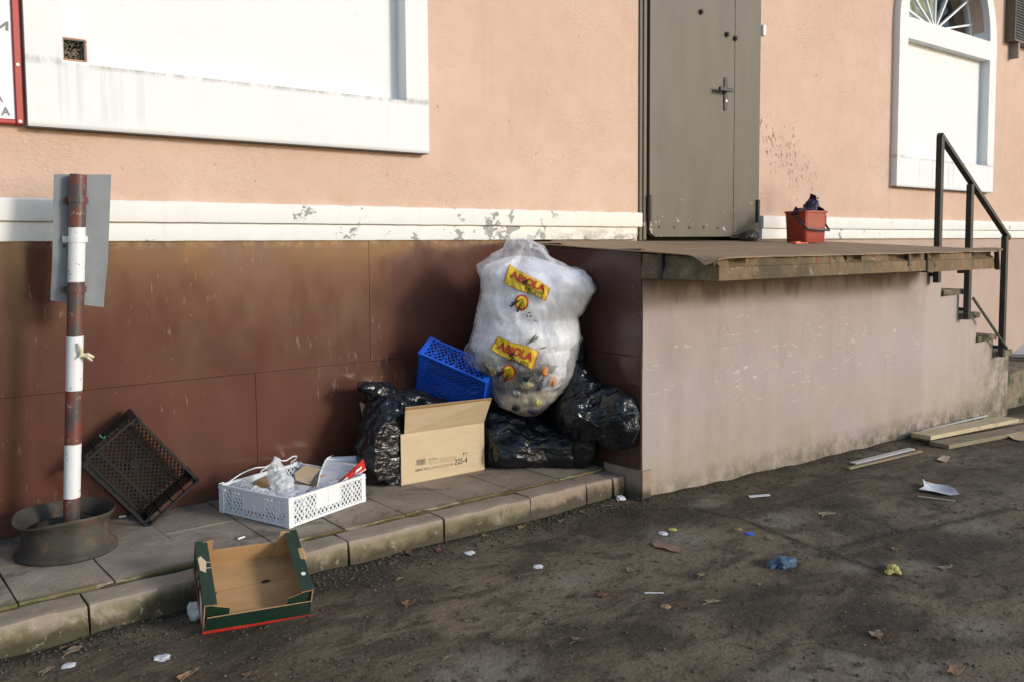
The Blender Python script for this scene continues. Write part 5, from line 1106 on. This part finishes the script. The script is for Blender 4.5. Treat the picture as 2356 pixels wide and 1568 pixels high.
# ---------------------------------------------------------------- board sign, air conditioner
sb = empty('wall_sign', (.5, WY, 1.8), 'white signboard with red frame at the left edge of the wall', 'sign')
MB().box((-.6, WY - .030, 1.820), (.700, WY - .004, 3.2)).build('board', 'sign_white', sb)
MB().box((.7005, WY - .042, 1.800), (.729, WY - .002, 3.22)).build('frame_side', 'sign_red', sb, bevel=.004); MB().box((-.62, WY - .042, 1.800), (.700, WY - .002, 1.8195)).build('frame_bottom', 'sign_red', sb, bevel=.004)
for zz in (1.812, 2.035, 2.6): MB().tube([(.714, WY - .042, zz), (.714, WY - .046, zz)], .006, 10).build('screw', 'screw', sb, True)
PS = Vector((0, WY - .0308, 0)); YV = Vector((0, 1, 0)); mb = MB()
vs, fs = text_geo('N', .05); mb.add([hp(*bil(((-8, 48), (19.5, 50), (19.5, 72), (-8, 68)), 1 - u, v), PS, YV) for u, v in vs], fs)
for q in (((-10, 219), (7, 221), (8, 236), (-10, 234)), ((2.5, 246.5), (23, 247), (24, 266.5), (2, 266))):
    vs, fs = text_geo('A', .04); mb.add([hp(*bil(q, u, v), PS, YV) for u, v in vs], fs)
mb.build('lettering', 'sign_ink', sb)
ac = empty('air_conditioner', (9.9, WY, 3.4), 'grey louvred air conditioner casing on the wall at the top right', 'air conditioner')
a0 = 9.84; zc = 3.36
MB().box((a0, WY - .10, zc), (a0 + .012, WY - .002, 4.1)).box((a0 + .8, WY - .10, zc), (a0 + .825, WY - .002, 4.1)).box((a0 + .012, WY - .10, zc), (a0 + .8, WY - .002, zc + .02)).build('casing', 'door', ac)
for i in range(26): MB().bar((a0 + .013, WY - .09, zc + .035 + i * .028), (a0 + .799, WY - .09, zc + .035 + i * .028), .022, .008, (0, .5, 1)).build('louvre', 'tin', ac)
MB().box((a0 + .12, WY - .09, zc - .16), (a0 + .15, WY - .002, zc - .001)).build('bracket', 'tin', ac)
MB().box((a0 + .02, WY - .07, zc + .021), (a0 + .77, WY - .01, 4.05)).build('core', 'dark', ac)

# ---------------------------------------------------------------- timber and litter
def plank(p, q, w_, t, mat, label, z=0., name='plank', grp=None, tilt=0.):
    a, b = hg(*p), hg(*q); a.z += z + t / 2 + .003; b.z += z + t / 2 + .003; d = (b - a).normalized(); up = Vector((0, tilt, 1)).normalized()
    o = MB().bar(a, b, w_, t, up).build(name, mat, None, bevel=.0025, loc=(a + b) / 2); return tag(o, label, name.replace('_', ' '), grp)
plank((2160, 1029), (2400, 984), .14, .028, 'wood_grey', 'grey weathered plank lying below the pale board at the platform foot')
plank((2110, 1012), (2340, 970), .10, .032, 'wood_grey', 'dark plank lying close to the platform wall beneath the pale board')
plank((2118, 1020), (2322, 978), .14, .030, 'wood', 'thick pale new board on top of the planks by the platform', .033)
plank((2098, 1005), (2210, 981), .03, .016, 'wood_red', 'thin reddish lath behind the pale board by the platform', .0)
plank((2120, 1003), (2272, 966), .012, .012, 'wood_white', 'narrow white strip of trim leaning behind the pale board', .030, 'trim_strip')
plank((1962, 1068), (2098, 1034), .045, .010, 'wood_white', 'whitish lath lying along the foot of the platform', .0, 'lath')
plank((1950, 1080), (2118, 1040), .03, .012, 'wood_grey', 'thin grey lath lying outermost at the foot of the platform', .0, 'lath')
for i, (p, w_, lb) in enumerate((((2345, 838), .16, 'lower dark board stacked at the far right step'), ((2348, 829), .15, 'upper pale board stacked at the far right step'))):
    a = hy(p[0], p[1], 3.45); a.z = .185 + i * .045; b = a + Vector((.9, .25, 0)); tag(MB().bar(a, b, w_, .035).build('plank', 'wood_grey' if i == 0 else 'wood_white', None, bevel=.003, loc=a), lb, 'plank')
def flat_piece(name, px, mat, label, cat, lift=.004, curl=.0, t=.0018, grp=None, seed=0., sub=1):
    pts = [hg(*p) for p in px]; c = sum(pts, Vector()) / len(pts); r0 = max((p - c).length for p in pts); vs = []; K = 3; n = len(pts)
    for k in range(1, K + 1):
        for i, p in enumerate(pts):
            q = c + (p - c) * (k / K); q.z = gz(q.x, q.y) + lift + curl * (k / K) ** 2 * (.35 + .65 * math.sin(i * 2.4 + seed) ** 2) + curl * .3 * nz(q, 40, seed); vs.append(q)
    c.z = gz(c.x, c.y) + lift; vs = [c] + vs; m = len(vs); fs = [(0, 1 + i, 1 + (i + 1) % n) for i in range(n)] + [(1 + (k - 1) * n + i, 1 + k * n + i, 1 + k * n + (i + 1) % n, 1 + (k - 1) * n + (i + 1) % n) for k in range(1, K) for i in range(n)]
    low = [v - Vector((0, 0, t)) for v in vs]; rim = [1 + (K - 1) * n + i for i in range(n)]
    mb = MB().add(vs + low, fs + [tuple(m + q for q in f)[::-1] for f in fs] + [(rim[i], m + rim[i], m + rim[(i + 1) % n], rim[(i + 1) % n]) for i in range(n)])
    return tag(mb.build(name, mat, None, True, loc=c, ang=50), label, cat, grp)
def fpx(x, y): return (828 + x * .3516, 1086 + y * .3516)        # crop of the asphalt, middle
def rpx(x, y): return (1564.5 + x * .336, 1086 + y * .336)       # crop of the asphalt, right
flat_piece('paper_sheet', [rpx(*p) for p in ((1635, 125), (1672, 118), (1662, 75), (1685, 88), (1740, 92), (1830, 112), (1880, 140), (1910, 172), (1850, 170), (1740, 152))], 'paper', 'torn white paper sheet lying on the asphalt at the right', 'paper', .006, .02)
plank(rpx(1628, 170), rpx(1880, 202), .010, .006, 'wood', 'thin pale stick lying beside the torn white paper', 0, 'stick')
flat_piece('paper_strip', [rpx(*p) for p in ((465, 162), (610, 150), (620, 162), (480, 174))], 'paper', 'straight white paper strip on the asphalt by the platform', 'paper')
flat_piece('plastic_straw', [fpx(*p) for p in ((1862, 790), (1985, 790), (1988, 796), (1864, 796))], 'paper', 'short white straw lying in the middle of the asphalt', 'straw', .005)
flat_piece('cardboard_scrap', [(2310, 1000), (2345, 988), (2372, 1000), (2352, 1018), (2332, 1014)], 'card', 'tan cardboard scrap by the planks at the right edge', 'cardboard', .012, .01, .003)
flat_piece('cardboard_scrap', [(2155, 1058), (2168, 1050), (2186, 1053), (2176, 1066)], 'card', 'small square of tan cardboard lying in front of the planks', 'cardboard', .006, .006, .003)
flat_piece('rubber_sole', [fpx(*p) for p in ((1912, 468), (1960, 460), (2010, 480), (2060, 485), (2100, 510), (2095, 530), (2040, 525), (1990, 505), (1930, 495))], 'pink_scrap', 'flat dull pink scrap shaped like a shoe sole', 'scrap', .006, .004, .004)
def lump(name, px, r, mat, label, cat, sub=4):
    q = hg(*px); q.z += r[2] * .35; R0 = max(r); sd2 = px[0] * .37
    def f(p):
        d = (p - q) * (1 / R0); return R0 * (.55 * noise.noise(d * 1.6 + Vector((sd2, 0, 0))) + .30 * (crump(d, 2.6, sd2) - .5))
    mb = blob(MB(), q, [(q, (r[0], r[1], r[2] * .75), rnd.uniform(-.9, .9))], sub, f, [(2, gz(q.x, q.y) + .001, -1)])
    for v in mb.v: v.z = max(v.z, gz(v.x, v.y) + .001) if v.z < q.z else q.z + (v.z - q.z) * (.22 if r[2] < .012 else .8)
    return tag(mb.build(name, mat, None, True, loc=q, ang=35), label, cat)
lump('crumpled_rag', rpx(690, 640), (.060, .035, .030), 'blue_rag', 'crumpled blue-grey cloth on the asphalt', 'rag')
lump('crumpled_wrapper', rpx(1465, 680), (.040, .025, .018), 'yellow_scrap', 'crumpled yellow wrapper lying on the asphalt', 'wrapper')
lump('crumpled_wrapper', fpx(1985, 400), (.022, .012, .008), 'paper', 'white crumpled scrap in front of the platform corner', 'wrapper', 3)
lump('crumpled_wrapper', fpx(2045, 375), (0.0081, 0.0074, 0.0062), 'yellow_scrap', 'small yellow scrap in front of the platform corner', 'wrapper', 3)
lump('plastic_scrap', fpx(1705, 178), (.020, .014, .018), 'paper', 'crumpled bluish white scrap in the corner beside the kerb end', 'plastic', 3)
lump('plastic_scrap', rpx(475, 420), (0.0062, 0.0050, 0.0050), 'blue_plastic', 'tiny bright blue plastic bit on the asphalt', 'plastic', 3)
lump('orange_scrap', rpx(395, 390), (0.0074, 0.0050, 0.0037), 'leaf4', 'tiny orange scrap next to the blue plastic bit', 'scrap', 3)
lump('orange_scrap', fpx(2000, 878), (0.0062, 0.0056, 0.0056), 'leaf4', 'small orange crumb near the white straw', 'scrap', 3)
lump('foil_scrap', fpx(715, 528), (.020, .012, .005), 'paper', 'small bluish white film scrap below the kerb', 'plastic', 3)
lump('foil_scrap', fpx(1168, 617), (.018, .009, .005), 'paper', 'small oval white scrap in the middle of the asphalt', 'scrap', 3)
lump('foil_scrap', (372, 1513), (.026, .008, .005), 'paper', 'small white scrap on the asphalt at the lower left', 'scrap', 3)
lump('foil_scrap', (158, 1531), (.014, .006, .004), 'paper', 'white scrap at the foot of the kerb at the far left', 'scrap', 3)
q = hz(555, 1236, ZP + .005); tag(MB().tube([q + Vector((-.016, -.004, 0)), q + Vector((.016, .004, 0))], .004, 10).build('cigarette_end', 'white_print', None, True, loc=q), 'white cigarette end on the paving behind the green carton', 'cigarette')
q = hz(282, 1187, ZP + .005); tag(MB().tube([q + Vector((-.014, .004, 0)), q + Vector((.014, -.002, 0))], .004, 10).build('cigarette_end', 'white_print', None, True, loc=q), 'white cigarette end on the paving beside the rusty wheel', 'cigarette')
# leaves
def leaf(px, size, rz, mi, curl, label, pts=9):
    size *= .72; c = hg(*px); r_ = random.Random(int(px[0] * 7 + px[1])); vs2 = []; K1, K2 = r_.uniform(1.0, 1.7), r_.uniform(.45, .8)
    for i in range(pts * 2):
        a = 2 * math.pi * i / (pts * 2); rr = size * (.62 + .38 * abs(math.cos(a * 2.5)) ** .7) * r_.uniform(.8, 1.12) * (1 if i % 2 else .84); x, y = rr * math.cos(a) * K1, rr * math.sin(a) * K2
        vs2.append((x * math.cos(rz) - y * math.sin(rz), x * math.sin(rz) + y * math.cos(rz)))
    n = len(vs2); vs = [Vector((c.x, c.y, c.z + .006))]; ax = (math.cos(rz + .4), math.sin(rz + .4))
    for k in (.5, 1.):
        for i, (x, y) in enumerate(vs2):
            d = (-x * ax[1] + y * ax[0]) / size * k; vs.append(Vector((c.x + x * k, c.y + y * k, gz(c.x + x * k, c.y + y * k) + .004 + curl * size * d * d + .12 * size * r_.random() * k)))
    fs = [(0, 1 + i, 1 + (i + 1) % n) for i in range(n)] + [(1 + i, 1 + n + i, 1 + n + (i + 1) % n, 1 + (i + 1) % n) for i in range(n)]; m = len(vs)
    vs += [v - Vector((0, 0, .0012)) for v in vs]; fs += [tuple(m + q for q in f)[::-1] for f in fs]; fs += [(1 + n + i, m + 1 + n + i, m + 1 + n + (i + 1) % n, 1 + n + (i + 1) % n) for i in range(n)]
    mb = MB().add(vs, fs); mb.tube([Vector((c.x, c.y, c.z + .006)), Vector((c.x - ax[0] * size * 1.2, c.y - ax[1] * size * 1.2, c.z + .006)), Vector((c.x - ax[0] * size * 1.7, c.y - ax[1] * size * 1.7, c.z + .004))], .0014, 5)
    return tag(mb.build('dry_leaf', 'leaf%d' % mi, None, True, loc=c, ang=40), label, 'leaf', 'dry leaves on the asphalt')
for (px, s_, rz, mi, cu, lb) in ((fpx(325, 865), .042, .3, 0, .9, 'curled brown leaf standing up on the asphalt below the kerb'), (fpx(518, 515), .046, .9, 0, .35, 'broad flat brown leaf against the kerb foot'), (fpx(1058, 362), .034, .2, 4, .5, 'tan leaf resting against the kerb near its right end'),
                                 (fpx(320, 535), .034, 1.4, 0, .6, 'crumpled brown leaf wedged at the kerb foot'), (fpx(1590, 800), .040, .5, 0, .15, 'flat russet leaf left of the white straw'), (fpx(2230, 672), .034, .1, 2, .15, 'flat olive leaf right of the pink scrap'), (fpx(1770, 640), .042, .7, 2, .2, 'broken olive leaf in the middle of the asphalt'),
                                 (fpx(258, 700), .022, .2, 2, .4, 'small grey leaf below the kerb left of the curled leaf'), (rpx(1005, 288), .055, -.2, 2, .12, 'large flat olive leaf in front of the platform'), (rpx(1475, 530), .034, .2, 4, .7, 'curled tan leaf on the right part of the asphalt'), (rpx(1345, 1118), .055, .4, 1, .25, 'ragged tan leaf low on the right of the asphalt'),
                                 (rpx(1885, 1365), .055, .2, 4, .3, 'torn brown leaf at the lower right edge'), (rpx(1820, 655), .045, -.1, 1, .2, 'pale narrow leaf at the far right of the asphalt'), (rpx(2000, 708), .04, -.3, 3, .12, 'brown flat leaf at the far right, lower of two'), (rpx(225, 890), .042, -.5, 2, .2, 'olive leaf at the centre right of the asphalt'),
                                 (rpx(540, 770), .020, .3, 2, .3, 'little yellow leaf under the blue-grey cloth'), (rpx(1920, 275), .045, -.2, 3, .25, 'dark shrivelled leaf below the torn paper'), (rpx(2330, 252), .04, .2, 1, .3, 'pale leaf at the right edge of the picture'), (rpx(620, 450), .035, .1, 1, .2, 'tan leaf between the orange scrap and the cloth'),
                                 ((433, 1553), .044, .4, 4, .4, 'pointed tan leaf at the bottom edge on the left'), ((575, 1552), .030, .2, 0, .2, 'reddish leaf at the bottom edge beside the tan one'), (fpx(570, 1215), .020, .1, 4, .5, 'small orange leaf near the bottom middle'), (fpx(1430, 1108), .030, -.5, 3, .8, 'dark curled leaf near the bottom middle'),
                                 ((168, 1497), .045, .3, 1, .12, 'faded flat leaf at the foot of the kerb on the left'), ((110, 1543), .030, .5, 1, .2, 'small faded leaf at the lower left corner'), (rpx(1768, 1146), .014, .3, 4, .4, 'tiny orange leaf low on the right'), (rpx(112, 1120), .016, .3, 4, .4, 'tiny tan leaf low in the middle'),
                                 (fpx(1140, 772), .013, .3, 2, .4, 'tiny yellow leaf right of the curled brown leaf')):
    leaf(px, s_, rz, mi, cu, lb)
for i_ in range(9):
    px_ = (150, 560, 690, 905, 1010, 1120, 1290, 1340, 1395)[i_]; leaf((px_, 1524 - px_ * .2588 + 4 + 5 * math.sin(i_ * 2.3)), .018 + .010 * abs(math.sin(i_ * 1.7)), i_ * 1.1, i_ % 5, .5, 'small dry leaf caught in dirt at the kerb foot, %s from the left' % ('first', 'second', 'third', 'fourth', 'fifth', 'sixth', 'seventh', 'eighth', 'ninth')[i_])
# grit and crumbs: nobody could count them
def grit(name, n, mat, smin, smax, label, cat, seed, kerbside):
    r_ = random.Random(seed); mb = MB(); base = [Vector(v) for v in ((1, 0, 0), (-1, 0, 0), (0, 1, 0), (0, -1, 0), (0, 0, 1), (0, 0, -1))]; F8 = [(0, 2, 4), (2, 1, 4), (1, 3, 4), (3, 0, 4), (2, 0, 5), (1, 2, 5), (3, 1, 5), (0, 3, 5)]
    k = 0
    while k < n:
        px, py = r_.uniform(-60, 2420), 1000 + 600 * r_.random() ** .85; q = hg(px, py); lim = 3.145 if q.x < X0 else PY - .01
        if r_.random() < kerbside: q.y = lim - abs(r_.gauss(0, .09))
        if q.y > lim or q.x > 8.5: continue
        q.z = gz(q.x, q.y); s = smin + (smax - smin) * r_.random() ** 3; rot_ = r_.uniform(0, 6.28); sx, sy, sz = s * r_.uniform(.7, 1.3), s * r_.uniform(.6, 1.1), s * r_.uniform(.4, .8)
        vs = []
        for v in base: x, y, z = v.x * sx * r_.uniform(.75, 1.2), v.y * sy * r_.uniform(.75, 1.2), v.z * sz; vs.append((q.x + x * math.cos(rot_) - y * math.sin(rot_), q.y + x * math.sin(rot_) + y * math.cos(rot_), q.z + sz * .4 + z))
        mb.add(vs, F8); k += 1
    o = mb.build(name, mat, None); o['kind'] = 'stuff'; o['label'] = label; o['category'] = cat
grit('grit', 1700, 'pebble', .0012, .0060, 'pale grit scattered over the asphalt', 'grit', 5, .25)
grit('mud_crumbs', 5200, 'crumb', .0015, .010, 'dark crumbs of dried mud over the asphalt and kerb foot', 'mud', 9, .45)
